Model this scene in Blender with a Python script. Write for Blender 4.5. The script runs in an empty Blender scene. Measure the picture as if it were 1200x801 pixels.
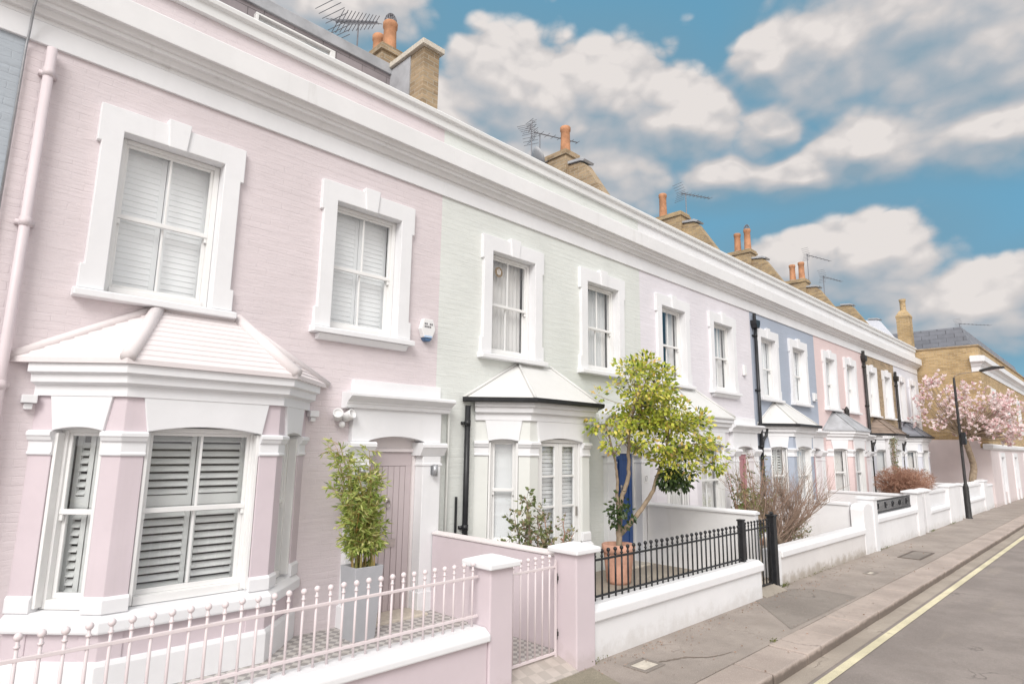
import bpy, math, random
from mathutils import Vector, Matrix, noise as mnoise
R = math.radians
random.seed(7)
scene = bpy.context.scene
col = scene.collection

# ------------------------------------------------------------------ helpers
class MB:
    """collects geometry, then links it as ONE mesh object"""
    def __init__(s, M=None):
        s.v = []; s.f = []; s.M = M
    def add(s, vs, fs):
        b = len(s.v)
        if s.M is None: s.v += [tuple(v) for v in vs]
        else: s.v += [tuple(s.M @ Vector(v)) for v in vs]
        s.f += [tuple(b + i for i in f) for f in fs]
    def box(s, x0, x1, y0, y1, z0, z1):
        s.add([(x0,y0,z0),(x1,y0,z0),(x1,y1,z0),(x0,y1,z0),(x0,y0,z1),(x1,y0,z1),(x1,y1,z1),(x0,y1,z1)],
              [(0,3,2,1),(4,5,6,7),(0,1,5,4),(1,2,6,5),(2,3,7,6),(3,0,4,7)])
    def prism(s, poly, axis, a, b):
        """extrude a 2D polygon along axis x / y / z from a to b"""
        n = len(poly)
        def P(p, t):
            return (t,p[0],p[1]) if axis == 'x' else ((p[0],t,p[1]) if axis == 'y' else (p[0],p[1],t))
        vs = [P(p,a) for p in poly] + [P(p,b) for p in poly]
        fs = [tuple(range(n))[::-1], tuple(range(n, 2*n))] + [(i,(i+1)%n,n+(i+1)%n,n+i) for i in range(n)]
        s.add(vs, fs)
    def plate(s, polys, y0, y1):
        """several edge-sharing (x,z) polygons (counter-clockwise from the front) as one slab from y0 (front) to y1"""
        idx = {}; pts = []; faces = []
        for p in polys:
            f = []
            for q in p:
                k = (round(q[0],4), round(q[1],4))
                if k not in idx: idx[k] = len(pts); pts.append(k)
                f.append(idx[k])
            faces.append(f)
        n = len(pts)
        edges = {}
        for f in faces:
            for i in range(len(f)):
                edges[(f[i], f[(i+1)%len(f)])] = 1
        vs = [(p[0],y0,p[1]) for p in pts] + [(p[0],y1,p[1]) for p in pts]
        fs = [tuple(f) for f in faces] + [tuple(n+i for i in reversed(f)) for f in faces]
        for (a,b) in edges:
            if (b,a) not in edges: fs.append((b,a,n+a,n+b))
        s.add(vs, fs)
    def sweep(s, path, prof, closed_caps=True):
        """profile (d outward to the right of the path, z) swept along a plan polyline with mitred corners"""
        n = len(path); m = len(prof); rings = []
        for i in range(n):
            p = Vector(path[i])
            d0 = (p - Vector(path[i-1])).normalized() if i > 0 else None
            d1 = (Vector(path[i+1]) - p).normalized() if i < n-1 else None
            if d0 is None: d0 = d1
            if d1 is None: d1 = d0
            n0 = Vector((d0.y,-d0.x)); n1 = Vector((d1.y,-d1.x))
            mt = (n0+n1).normalized(); k = 1/max(.3, mt.dot(n0))
            rings.append([(p.x+mt.x*k*d, p.y+mt.y*k*d, z) for d,z in prof])
        vs = [q for r in rings for q in r]; fs = []
        for i in range(n-1):
            for j in range(m):
                a = i*m+j; b = i*m+(j+1)%m
                fs.append((a, b, b+m, a+m))
        fs.append(tuple(range(m))[::-1]); fs.append(tuple((n-1)*m+j for j in range(m)))
        s.add(vs, fs)
    def tube(s, pts, rad, seg=8, cap=True):
        pts = [Vector(p) for p in pts]; n = len(pts)
        if not hasattr(rad, '__len__'): rad = [rad]*n
        vs = []; fs = []; prev = None
        for i,p in enumerate(pts):
            t = (pts[min(i+1,n-1)] - pts[max(i-1,0)])
            t = t.normalized() if t.length > 1e-9 else Vector((0,0,1))
            if prev is None:
                u = t.cross(Vector((0,0,1)))
                if u.length < .05: u = Vector((1,0,0)) - t*t.x
            else: u = prev - t*prev.dot(t)
            if u.length < 1e-6: u = t.orthogonal()
            u.normalize(); prev = u; w = t.cross(u)
            for k in range(seg):
                a = 2*math.pi*k/seg
                vs.append(p + (u*math.cos(a) + w*math.sin(a))*rad[i])
        for i in range(n-1):
            for k in range(seg):
                k2 = (k+1)%seg
                fs.append((i*seg+k, i*seg+k2, (i+1)*seg+k2, (i+1)*seg+k))
        if cap:
            fs.append(tuple(range(seg))[::-1]); fs.append(tuple((n-1)*seg+k for k in range(seg)))
        s.add(vs, fs)
    def lathe(s, prof, cx=0, cy=0, seg=24):
        m = len(prof); vs = []; fs = []
        for k in range(seg):
            a = 2*math.pi*k/seg
            for r,z in prof: vs.append((cx+r*math.cos(a), cy+r*math.sin(a), z))
        for k in range(seg):
            k2 = (k+1)%seg
            for j in range(m-1):
                fs.append((k*m+j, k2*m+j, k2*m+j+1, k*m+j+1))
        s.add(vs, fs)
    def ball(s, c, r, seg=10, rings=6, sq=1.0):
        prof = [(max(1e-4, r*math.sin(math.pi*i/rings)), c[2]-r*sq*math.cos(math.pi*i/rings)) for i in range(rings+1)]
        s.lathe(prof, c[0], c[1], seg)
    def build(s, name, mat, parent=None, smooth=False, bevel=0, weld=False):
        org = Vector(parent['_org']) if parent is not None else Vector((0,0,0))
        me = bpy.data.meshes.new(name)
        me.from_pydata([tuple(Vector(v)-org) for v in s.v], [], s.f)
        me.validate()
        me.materials.append(mat)
        if smooth:
            me.polygons.foreach_set('use_smooth', [True]*len(me.polygons))
        o = bpy.data.objects.new(name, me); col.objects.link(o)
        if parent is not None:
            o.parent = parent; o['_org'] = tuple(org)
        else: o['_org'] = (0,0,0)
        if bevel:
            b = o.modifiers.new('bevel','BEVEL'); b.width = bevel; b.segments = 2; b.limit_method = 'ANGLE'; b.angle_limit = R(40)
        return o

def tag(o, label, cat, group=None, kind=None):
    o['label'] = label; o['category'] = cat
    if group: o['group'] = group
    if kind: o['kind'] = kind
    return o
def thing(name, loc, label, cat, group=None):
    o = bpy.data.objects.new(name, None); col.objects.link(o)
    o.location = loc; o.empty_display_size = .2; o['_org'] = tuple(loc)
    return tag(o, label, cat, group)
def struct(o):
    o['kind'] = 'structure'; return o

# ------------------------------------------------------------------ materials
def new_mat(name):
    m = bpy.data.materials.new(name); m.use_nodes = True
    nt = m.node_tree; b = nt.nodes['Principled BSDF']
    return m, nt, b
class N:
    def __init__(s, nt): s.nt = nt
    def __call__(s, typ, **kw):
        n = s.nt.nodes.new(typ); ins = kw.pop('i', {})
        for k,v in kw.items(): setattr(n, k, v)
        for k,v in ins.items():
            if isinstance(v, bpy.types.NodeSocket): s.nt.links.new(v, n.inputs[k])
            else: n.inputs[k].default_value = v
        return n
    def math(s, op, a, b=0.0, c=None, clamp=False):
        n = s.nt.nodes.new('ShaderNodeMath'); n.operation = op; n.use_clamp = clamp
        for k,v in enumerate((a,b,c)):
            if v is None: continue
            if isinstance(v, bpy.types.NodeSocket): s.nt.links.new(v, n.inputs[k])
            else: n.inputs[k].default_value = v
        return n.outputs[0]
    def mix(s, f, a, b, mode='MIX'):
        n = s.nt.nodes.new('ShaderNodeMix'); n.data_type = 'RGBA'; n.blend_type = mode
        for k,v in ((0,f),(6,a),(7,b)):
            if isinstance(v, bpy.types.NodeSocket): s.nt.links.new(v, n.inputs[k])
            else: n.inputs[k].default_value = v if k == 0 else (*v[:3],1)
        return n.outputs[2]
    def ramp(s, f, a, b, smooth=True):
        n = s.nt.nodes.new('ShaderNodeMapRange'); n.interpolation_type = 'SMOOTHSTEP' if smooth else 'LINEAR'
        s.nt.links.new(f, n.inputs[0]); n.inputs[1].default_value = a; n.inputs[2].default_value = b
        return n.outputs[0]
    def noise(s, vec, scale, detail=4, rough=.55):
        return s('ShaderNodeTexNoise', i={'Vector':vec,'Scale':scale,'Detail':detail,'Roughness':rough}).outputs['Fac']
def sc(c, k): return tuple(min(1,max(0,x*k)) for x in c)

def paint(name, c, rough=.6, brick=False, dirt=.12, bump=.15, seam=False, stain=None, splash=0.0):
    """painted render / brickwork: mottled, a little weathered, courses showing through the paint when brick"""
    m, nt, b = new_mat(name); n = N(nt)
    pos = n('ShaderNodeNewGeometry').outputs['Position']
    big = n.noise(pos, .9, 5, .6); med = n.noise(pos, 6, 5, .6); fine = n.noise(pos, 45, 3, .6)
    cc = n.mix(n.ramp(big,.3,.7), sc(c,.955), sc(c,1.03))
    cc = n.mix(n.math('MULTIPLY', n.ramp(med,.45,.75), .35), cc, sc(c,.93))
    # run-down streaks and grime patches with their own shape
    st = n('ShaderNodeMapping', i={'Vector':pos,'Scale':(5,5,.35)}).outputs[0]
    streak = n.ramp(n.noise(st, 1.0, 5, .65), .58, .80)
    cc = n.mix(n.math('MULTIPLY', streak, dirt), cc, stain or sc((.36,.34,.29), 1))
    sp = n.ramp(n.noise(pos, 14, 6, .7), .66, .78)
    cc = n.mix(n.math('MULTIPLY', sp, dirt*.9), cc, (.30,.28,.24))
    if splash:   # splash-back grime near the pavement: real dirt, ragged top
        z = n('ShaderNodeSeparateXYZ', i={0:pos}).outputs[2]
        low = n.math('SUBTRACT', 1.0, n.ramp(n.math('ADD', z, n.math('MULTIPLY', n.math('SUBTRACT', n.noise(pos, 5, 6, .7), .5), .55)), .0, .22))
        cc = n.mix(n.math('MULTIPLY', low, splash), cc, (.30,.25,.19))
    h = n.math('MULTIPLY', fine, .35)
    h = n.math('ADD', h, n.math('MULTIPLY', med, .5))
    if brick:
        x,y,z = (n('ShaderNodeSeparateXYZ', i={0:pos}).outputs[k] for k in range(3))
        vec = n('ShaderNodeCombineXYZ', i={0:n.math('ADD',x,y), 1:z}).outputs[0]
        wob = n.noise(pos, 9, 4); wob = n.math('MULTIPLY', n.math('SUBTRACT', wob, .5), .035)
        vec = n('ShaderNodeVectorMath', operation='ADD', i={0:vec, 1:n('ShaderNodeCombineXYZ', i={0:wob,1:wob}).outputs[0]}).outputs[0]
        br = n('ShaderNodeTexBrick', i={'Vector':vec,'Scale':1.0,'Mortar Size':.007,'Mortar Smooth':1.0,'Brick Width':.225,'Row Height':.076,'Bias':0.0,
              'Color1':(0,0,0,1),'Color2':(1,1,1,1),'Mortar':(.5,.5,.5,1)})
        per = n('ShaderNodeSeparateColor', i={0:br.outputs[0]}).outputs[0]
        mor = br.outputs['Fac']
        bedz = n.ramp(n.noise(n('ShaderNodeMapping', i={'Vector':pos,'Scale':(2.2,2.2,16)}).outputs[0], 1.0, 4, .6), .35, .75)
        keep = n.ramp(n.noise(pos, 2.0, 4, .6), .30, .62)
        h = n.math('ADD', h, n.math('MULTIPLY', n.math('MULTIPLY', n.math('SUBTRACT', 1.0, mor), keep), .42))
        h = n.math('ADD', h, n.math('MULTIPLY', bedz, .55))
        h = n.math('ADD', h, n.math('MULTIPLY', per, .16))
        cc = n.mix(n.math('MULTIPLY', n.math('MULTIPLY', mor, keep), .08), cc, sc(c,.78))
        cc = n.mix(n.math('MULTIPLY', per, .05), cc, sc(c,.8))
    bp = n('ShaderNodeBump', i={'Strength':bump if not brick else .42,'Distance':.012 if brick else .01,'Height':h})
    nt.links.new(cc, b.inputs['Base Color']); nt.links.new(bp.outputs[0], b.inputs['Normal'])
    b.inputs['Roughness'].default_value = rough
    b.inputs['Specular IOR Level'].default_value = .3
    return m

def stock_brick(name, c1=(.40,.30,.19), c2=(.25,.18,.11), mortar=(.42,.37,.29)):
    m, nt, b = new_mat(name); n = N(nt)
    pos = n('ShaderNodeNewGeometry').outputs['Position']
    x,y,z = (n('ShaderNodeSeparateXYZ', i={0:pos}).outputs[k] for k in range(3))
    vec = n('ShaderNodeCombineXYZ', i={0:n.math('ADD',x,y), 1:z}).outputs[0]
    br = n('ShaderNodeTexBrick', i={'Vector':vec,'Scale':1.0,'Mortar Size':.007,'Mortar Smooth':.2,'Brick Width':.225,'Row Height':.076,'Bias':0.0,
          'Color1':(*c1,1),'Color2':(*c2,1),'Mortar':(*mortar,1)})
    cz = n('ShaderNodeMapping', i={'Vector':pos,'Scale':(1.6,1.6,9)}).outputs[0]
    cc = n.mix(n.math('MULTIPLY', n.ramp(n.noise(cz,1.0,6,.7),.42,.66), .6), br.outputs[0], sc(c1,1.3))
    cc = n.mix(n.math('MULTIPLY', n.ramp(n.noise(cz,2.3,5,.7),.56,.72), .5), cc, (.36,.20,.13))
    cc = n.mix(n.math('MULTIPLY', n.ramp(n.noise(pos,.8,4,.6),.45,.75), .5), cc, sc(c2,.75))
    cc = n.mix(n.math('MULTIPLY', n.ramp(n.noise(pos,9,4,.7),.55,.75), .35), cc, (.12,.10,.08))
    h = n.math('ADD', n.math('SUBTRACT',1.0,br.outputs['Fac']), n.math('MULTIPLY', n.noise(pos,40,3), .5))
    bp = n('ShaderNodeBump', i={'Strength':.7,'Distance':.012,'Height':h})
    nt.links.new(cc, b.inputs['Base Color']); nt.links.new(bp.outputs[0], b.inputs['Normal'])
    b.inputs['Roughness'].default_value = .9
    return m

def plain(name, c, rough=.5, metal=0.0, var=.12, scale=8, bump=.08, spec=.4):
    m, nt, b = new_mat(name); n = N(nt)
    pos = n('ShaderNodeNewGeometry').outputs['Position']
    f = n.ramp(n.noise(pos, scale, 5, .6), .3, .7)
    cc = n.mix(f, sc(c,1-var), sc(c,1+var*.6))
    nt.links.new(cc, b.inputs['Base Color'])
    bp = n('ShaderNodeBump', i={'Strength':bump,'Distance':.004,'Height':n.noise(pos, scale*8, 3)})
    nt.links.new(bp.outputs[0], b.inputs['Normal'])
    b.inputs['Roughness'].default_value = rough; b.inputs['Metallic'].default_value = metal
    b.inputs['Specular IOR Level'].default_value = spec
    return m

def asphalt(name, c, speck=.5, patch=.35, warm=(.30,.25,.2)):
    m, nt, b = new_mat(name); n = N(nt)
    pos = n('ShaderNodeNewGeometry').outputs['Position']
    f1 = n.noise(pos, 95, 2, .7); f2 = n.noise(pos, 1.1, 6, .62); f3 = n.noise(pos, 9, 5, .65)
    cc = n.mix(n.ramp(f2,.35,.68), sc(c,.86), sc(c,1.12))
    cc = n.mix(n.math('MULTIPLY', n.ramp(f3,.48,.72), patch), cc, sc(c,.72))
    cc = n.mix(n.math('MULTIPLY', n.ramp(f1,.57,.70), speck), cc, sc(c,1.7))
    cc = n.mix(n.math('MULTIPLY', n.ramp(f1,.44,.30), speck), cc, sc(c,.5))
    ms = n('ShaderNodeMapping', i={'Vector':pos,'Scale':(.35,2.2,1)}).outputs[0]
    cc = n.mix(n.math('MULTIPLY', n.ramp(n.noise(ms,1.3,6,.65),.55,.75), .30), cc, warm)
    # hairline cracks
    vo = n('ShaderNodeTexVoronoi', feature='DISTANCE_TO_EDGE', i={'Vector':n('ShaderNodeVectorMath', operation='ADD', i={0:pos,1:n('ShaderNodeTexNoise', i={'Vector':pos,'Scale':2.5,'Detail':5}).outputs[1]}).outputs[0],'Scale':.45})
    ck = n.math('MULTIPLY', n.math('SUBTRACT',1.0,n.ramp(vo.outputs[0],.0,.012)), n.ramp(f2,.5,.62))
    cc = n.mix(n.math('MULTIPLY',ck,.55), cc, sc(c,.4))
    bp = n('ShaderNodeBump', i={'Strength':.5,'Distance':.008,'Height':n.math('ADD', f1, n.math('MULTIPLY',ck,-1.0))})
    nt.links.new(cc, b.inputs['Base Color']); nt.links.new(bp.outputs[0], b.inputs['Normal'])
    b.inputs['Roughness'].default_value = .92; b.inputs['Specular IOR Level'].default_value = .25
    return m

def leafmat(name, cols, rough=.5, trans=.25):
    m, nt, b = new_mat(name); n = N(nt)
    rnd = n('ShaderNodeNewGeometry').outputs['Random Per Island']
    cr = nt.nodes.new('ShaderNodeValToRGB'); nt.links.new(rnd, cr.inputs[0])
    el = cr.color_ramp.elements; cr.color_ramp.interpolation = 'LINEAR'
    while len(el) < len(cols): el.new(.5)
    for k,(p,c) in enumerate(cols): el[k].position = p; el[k].color = (*c,1)
    nt.links.new(cr.outputs[0], b.inputs['Base Color'])
    b.inputs['Roughness'].default_value = rough
    tr = n('ShaderNodeBsdfTranslucent', i={'Color':cr.outputs[0]})
    mx = n('ShaderNodeMixShader', i={0:trans, 1:b.outputs[0], 2:tr.outputs[0]})
    nt.links.new(mx.outputs[0], nt.nodes['Material Output'].inputs[0])
    return m

def glassmat(name, tint=(.975,.98,.98), gl=1.0):
    m, nt, b = new_mat(name); n = N(nt); nt.nodes.remove(b)
    pos = n('ShaderNodeNewGeometry').outputs['Position']
    bp = n('ShaderNodeBump', i={'Strength':.05,'Distance':.02,'Height':n.noise(pos, 1.7, 2)})
    gm = n('ShaderNodeNewGeometry')
    dt = n('ShaderNodeVectorMath', operation='DOT_PRODUCT', i={0:gm.outputs['Incoming'],1:bp.outputs[0]}).outputs['Value']
    fr = n.math('ADD', .045, n.math('MULTIPLY', .9, n.math('POWER', n.math('SUBTRACT', 1.0, n.math('ABSOLUTE', dt), clamp=True), 5.0)))
    g = n('ShaderNodeBsdfGlossy', i={'Roughness':.02,'Color':(.95,.97,1,1),'Normal':bp.outputs[0]})
    t = n('ShaderNodeBsdfTransparent', i={'Color':(*tint,1)})
    f = n.math('MULTIPLY', fr, 1.25*gl, clamp=True)
    mx = n('ShaderNodeMixShader', i={0:f,1:t.outputs[0],2:g.outputs[0]})
    nt.links.new(mx.outputs[0], nt.nodes['Material Output'].inputs[0])
    return m

def tiles(name, c1, c2, size, rot=0.785):
    m, nt, b = new_mat(name); n = N(nt)
    pos = n('ShaderNodeNewGeometry').outputs['Position']
    mp = n('ShaderNodeMapping', i={'Vector':pos,'Rotation':(0,0,rot)}).outputs[0]
    ck = n('ShaderNodeTexChecker', i={'Vector':mp,'Scale':1/size,'Color1':(*c1,1),'Color2':(*c2,1)})
    cc = n.mix(n.math('MULTIPLY', n.ramp(n.noise(pos,7,5),.45,.7), .35), ck.outputs[0], (.35,.31,.27))
    nt.links.new(cc, b.inputs['Base Color']); b.inputs['Roughness'].default_value = .7
    return m

def slate(name, c, w=.28, h=.2, lift=0.5):
    m, nt, b = new_mat(name); n = N(nt)
    pos = n('ShaderNodeNewGeometry').outputs['Position']
    x,y,z = (n('ShaderNodeSeparateXYZ', i={0:pos}).outputs[k] for k in range(3))
    vec = n('ShaderNodeCombineXYZ', i={0:n.math('ADD',x,n.math('MULTIPLY',y,.4)),1:z}).outputs[0]
    br = n('ShaderNodeTexBrick', i={'Vector':vec,'Scale':1.0,'Mortar Size':.006,'Brick Width':w,'Row Height':h,
        'Color1':(*sc(c,1.12),1),'Color2':(*sc(c,.82),1),'Mortar':(*sc(c,.45),1)})
    cc = n.mix(n.math('MULTIPLY', n.ramp(n.noise(pos,4,5),.4,.7), .35), br.outputs[0], sc(c,1.3))
    bp = n('ShaderNodeBump', i={'Strength':.6,'Distance':.01,'Height':n.math('SUBTRACT',1.0,br.outputs['Fac'])})
    nt.links.new(cc, b.inputs['Base Color']); nt.links.new(bp.outputs[0], b.inputs['Normal'])
    b.inputs['Roughness'].default_value = .75
    return m

PINK=(.69,.622,.638); GREEN=(.695,.72,.69); VIOLET=(.75,.725,.765); BLUE=(.40,.447,.53); ROSE=(.75,.61,.60); WHITE=(.80,.80,.80)
M = {}
M['pink_brick'] = paint('pink_painted_brick', PINK, brick=True, dirt=.11)
M['pink'] = paint('pink_render', (.645,.565,.598), dirt=.10, splash=.25)
M['pink_wood'] = paint('pink_gloss', (.53,.465,.475), rough=.4, dirt=.03, bump=.05)
M['pink_metal'] = paint('pink_metal', (.72,.645,.655), rough=.45, dirt=.22, bump=.1, stain=(.33,.2,.13))
M['pink_pipe'] = paint('pink_pipe_paint', (.70,.62,.64), rough=.42, dirt=.08)
M['pink_tile'] = paint('pale_pink_tile_paint', (.74,.69,.69), dirt=.16, bump=.2)
M['green_brick'] = paint('pale_green_painted_brick', GREEN, brick=True, dirt=.11)
M['green'] = paint('pale_green_render', (.715,.73,.70), dirt=.08)
M['violet_brick'] = paint('pale_violet_painted_brick', VIOLET, brick=True, dirt=.05)
M['blue_brick'] = paint('soft_blue_painted_brick', BLUE, brick=True, dirt=.06)
M['greyblue_brick'] = paint('grey_blue_painted_brick', (.42,.465,.51), brick=True, dirt=.10)
M['rose_brick'] = paint('rose_painted_brick', ROSE, brick=True, dirt=.05)
M['white_brick'] = paint('white_painted_brick', (.70,.72,.78), brick=True, dirt=.05)
M['white'] = paint('white_stucco', (.79,.795,.81), dirt=.09, bump=.12)
M['white_grimy'] = paint('white_stucco_weathered', (.78,.78,.79), dirt=.22, bump=.15)
M['coping'] = paint('white_coping_weathered', (.74,.745,.74), dirt=.32, bump=.2)
M['cornice'] = paint('cornice_stucco', (.77,.77,.775), dirt=.30, bump=.12)
M['garden_white'] = paint('white_garden_wall_paint', (.80,.80,.81), dirt=.12, bump=.35, splash=.26)
M['garden_old'] = paint('flaking_garden_wall_paint', (.72,.70,.69), dirt=.34, bump=.4, splash=.7)
M['frame'] = paint('white_gloss_joinery', (.80,.80,.79), rough=.35, dirt=.03, bump=.03)
M['shutter'] = paint('grey_white_shutter', (.72,.735,.725), rough=.5, dirt=.03, bump=.03)
M['blind'] = paint('white_blind', (.86,.875,.885), rough=.7, dirt=.02, bump=.03)
M['curtain'] = paint('pale_curtain_cloth', (.78,.765,.75), rough=.9, dirt=.03, bump=.1)
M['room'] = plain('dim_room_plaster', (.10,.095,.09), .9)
M['glass'] = glassmat('window_glass')
M['brick'] = stock_brick('london_stock_brick')
M['brick_roof'] = stock_brick('sooty_stock_brick', (.42,.31,.17), (.25,.18,.11), (.40,.34,.26))
M['brick_yellow'] = stock_brick('yellow_stock_brick', (.50,.36,.19), (.33,.225,.105), (.50,.43,.33))
M['terracotta'] = plain('terracotta', (.50,.25,.135), .8, var=.25, scale=5, bump=.2)
M['terracotta_pot'] = plain('terracotta_garden_pot', (.60,.34,.25), .85, var=.2, scale=6, bump=.2)
M['lead'] = plain('weathered_lead', (.40,.41,.43), .6, var=.18, scale=3)
M['lead_white'] = paint('white_painted_lead', (.66,.66,.645), rough=.6, dirt=.26, bump=.2)
M['slate'] = slate('grey_slate', (.22,.23,.26))
M['slate_brown'] = slate('brown_roof_tile', (.26,.20,.16), .2, .12)
M['slate_hung'] = slate('hung_slate', (.27,.24,.25), .45, .17)
M['black'] = plain('black_gloss_iron', (.022,.023,.026), .38, var=.3)
M['dark_iron'] = plain('dark_iron', (.035,.033,.033), .5, var=.3)
M['grey_planter'] = plain('grey_zinc_planter', (.42,.43,.455), .5, var=.07, scale=3, bump=.03)
M['grey_metal'] = plain('grey_metal', (.42,.43,.45), .4, .6)
M['aerial'] = plain('dull_aluminium', (.22,.22,.24), .5, .5)
M['steel'] = plain('brushed_nickel', (.5,.47,.44), .35, .9)
M['plastic'] = plain('white_plastic', (.8,.8,.8), .35, var=.03)
M['plastic_blue'] = plain('blue_plastic', (.07,.14,.26), .35, var=.05)
M['print'] = plain('grey_print', (.18,.18,.19), .6, var=.05)
M['bluedoor'] = plain('deep_blue_gloss', (.035,.085,.25), .3, var=.12, scale=3, bump=.03)
M['roseDoor'] = plain('dusty_rose_gloss', (.42,.20,.22), .35, var=.1, scale=3, bump=.03)
M['soil'] = plain('dark_soil', (.035,.028,.022), .95, var=.4, scale=30, bump=.6)
M['pavement'] = asphalt('pavement_tarmac', (.345,.302,.270))
M['patch'] = asphalt('newer_tarmac', (.265,.235,.21), patch=.2)
M['road'] = asphalt('road_asphalt', (.28,.246,.226), speck=.4, patch=.25, warm=(.38,.33,.27))
M['gutter_strip'] = asphalt('gutter_asphalt', (.39,.34,.29), speck=.4, patch=.3)
M['kerb'] = asphalt('granite_kerb', (.43,.365,.325), speck=.35, patch=.3)
def _grime(m):      # gutter grime on the kerb face: a ragged tide line of dirt
    nt = m.node_tree; n = N(nt); b = nt.nodes['Principled BSDF']
    old = b.inputs['Base Color'].links[0].from_socket
    pos = n('ShaderNodeNewGeometry').outputs['Position']; z = n('ShaderNodeSeparateXYZ', i={0:pos}).outputs[2]
    f = n.ramp(n.math('ADD', z, n.math('MULTIPLY', n.math('SUBTRACT', n.noise(pos, 6, 5, .65), .5), .08)), -.005, -.05)
    nt.links.new(n.mix(n.math('MULTIPLY', f, .72), old, (.10,.08,.065)), b.inputs['Base Color'])
_grime(M['kerb'])
M['yellow'] = asphalt('yellow_road_paint', (.70,.64,.45), speck=.4, patch=.5, warm=(.38,.33,.22))
M['concrete'] = asphalt('yard_concrete', (.36,.32,.27), speck=.3, patch=.3)
M['palestone'] = plain('pale_stone', (.60,.55,.47), .85, var=.15, scale=15, bump=.2)
M['pathtile'] = tiles('path_tile_checks', (.52,.50,.48), (.30,.285,.28), .075)
M['pathtile_pale'] = tiles('worn_path_tiles', (.50,.45,.41), (.42,.38,.345), .12, 0)
M['ironcover'] = plain('rusty_iron_cover', (.17,.14,.12), .7, .3, var=.3, scale=20, bump=.3)
M['bark'] = plain('grey_brown_bark', (.23,.175,.13), .9, var=.35, scale=14, bump=.6)
M['bark_pale'] = plain('pale_bark', (.34,.265,.19), .9, var=.3, scale=10, bump=.6)
M['twig'] = leafmat('bare_twig', [(0,(.22,.155,.115)),(.5,(.31,.225,.17)),(1,(.38,.27,.22))], .9, .0)
M['twig_red'] = leafmat('red_brown_twig', [(0,(.24,.115,.08)),(.5,(.36,.20,.135)),(1,(.45,.28,.20))], .9, .0)
M['leaf_yellow'] = leafmat('yellow_green_leaf', [(0,(.13,.20,.03)),(.20,(.33,.41,.05)),(.60,(.56,.60,.09)),(.86,(.78,.72,.16)),(1,(.68,.44,.16))], .42, .3)
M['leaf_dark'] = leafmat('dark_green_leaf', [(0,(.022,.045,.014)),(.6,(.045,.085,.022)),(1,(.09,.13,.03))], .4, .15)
M['leaf_bamboo'] = leafmat('bamboo_leaf', [(0,(.16,.25,.05)),(.45,(.38,.46,.11)),(.8,(.56,.60,.20)),(1,(.68,.64,.30))], .5, .3)
M['cane'] = leafmat('bamboo_cane', [(0,(.42,.24,.06)),(.5,(.40,.32,.12)),(1,(.25,.28,.08))], .5, .0)
M['leaf_rose'] = leafmat('rose_leaf', [(0,(.09,.13,.04)),(.6,(.22,.25,.10)),(.85,(.38,.34,.20)),(1,(.30,.13,.11))], .5, .25)
M['petal'] = leafmat('magnolia_petal', [(0,(.62,.34,.37)),(.18,(.86,.63,.63)),(.5,(.94,.82,.81)),(1,(.96,.92,.91))], .6, .35)
M['moss'] = leafmat('moss_green', [(0,(.06,.08,.02)),(1,(.20,.21,.06))], .8, .1)
M['lens'] = plain('grey_lens', (.35,.37,.38), .15, var=.03)
M['gold'] = plain('brown_disc', (.30,.20,.10), .5, var=.2)

# ------------------------------------------------------------------ the terrace: shared geometry
Y0 = 6.8                 # plane of the house fronts
YARD = .12               # level of the front gardens
ROT45 = math.pi/4

def wall_holes(mb, x0, x1, z0, z1, y0, y1, holes):
    """front wall with rectangular openings, real thickness"""
    xs = sorted({x0,x1,*[h[0] for h in holes],*[h[1] for h in holes]})
    zs = sorted({z0,z1,*[h[2] for h in holes],*[h[3] for h in holes]})
    xs = [x for x in xs if x0 <= x <= x1]; zs = [z for z in zs if z0 <= z <= z1]
    polys = []
    for i in range(len(xs)-1):
        for j in range(len(zs)-1):
            cx=(xs[i]+xs[i+1])/2; cz=(zs[j]+zs[j+1])/2
            if any(h[0]<cx<h[1] and h[2]<cz<h[3] for h in holes): continue
            polys.append([(xs[i],zs[j]),(xs[i+1],zs[j]),(xs[i+1],zs[j+1]),(xs[i],zs[j+1])])
    mb.plate(polys, y0, y1)

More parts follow.
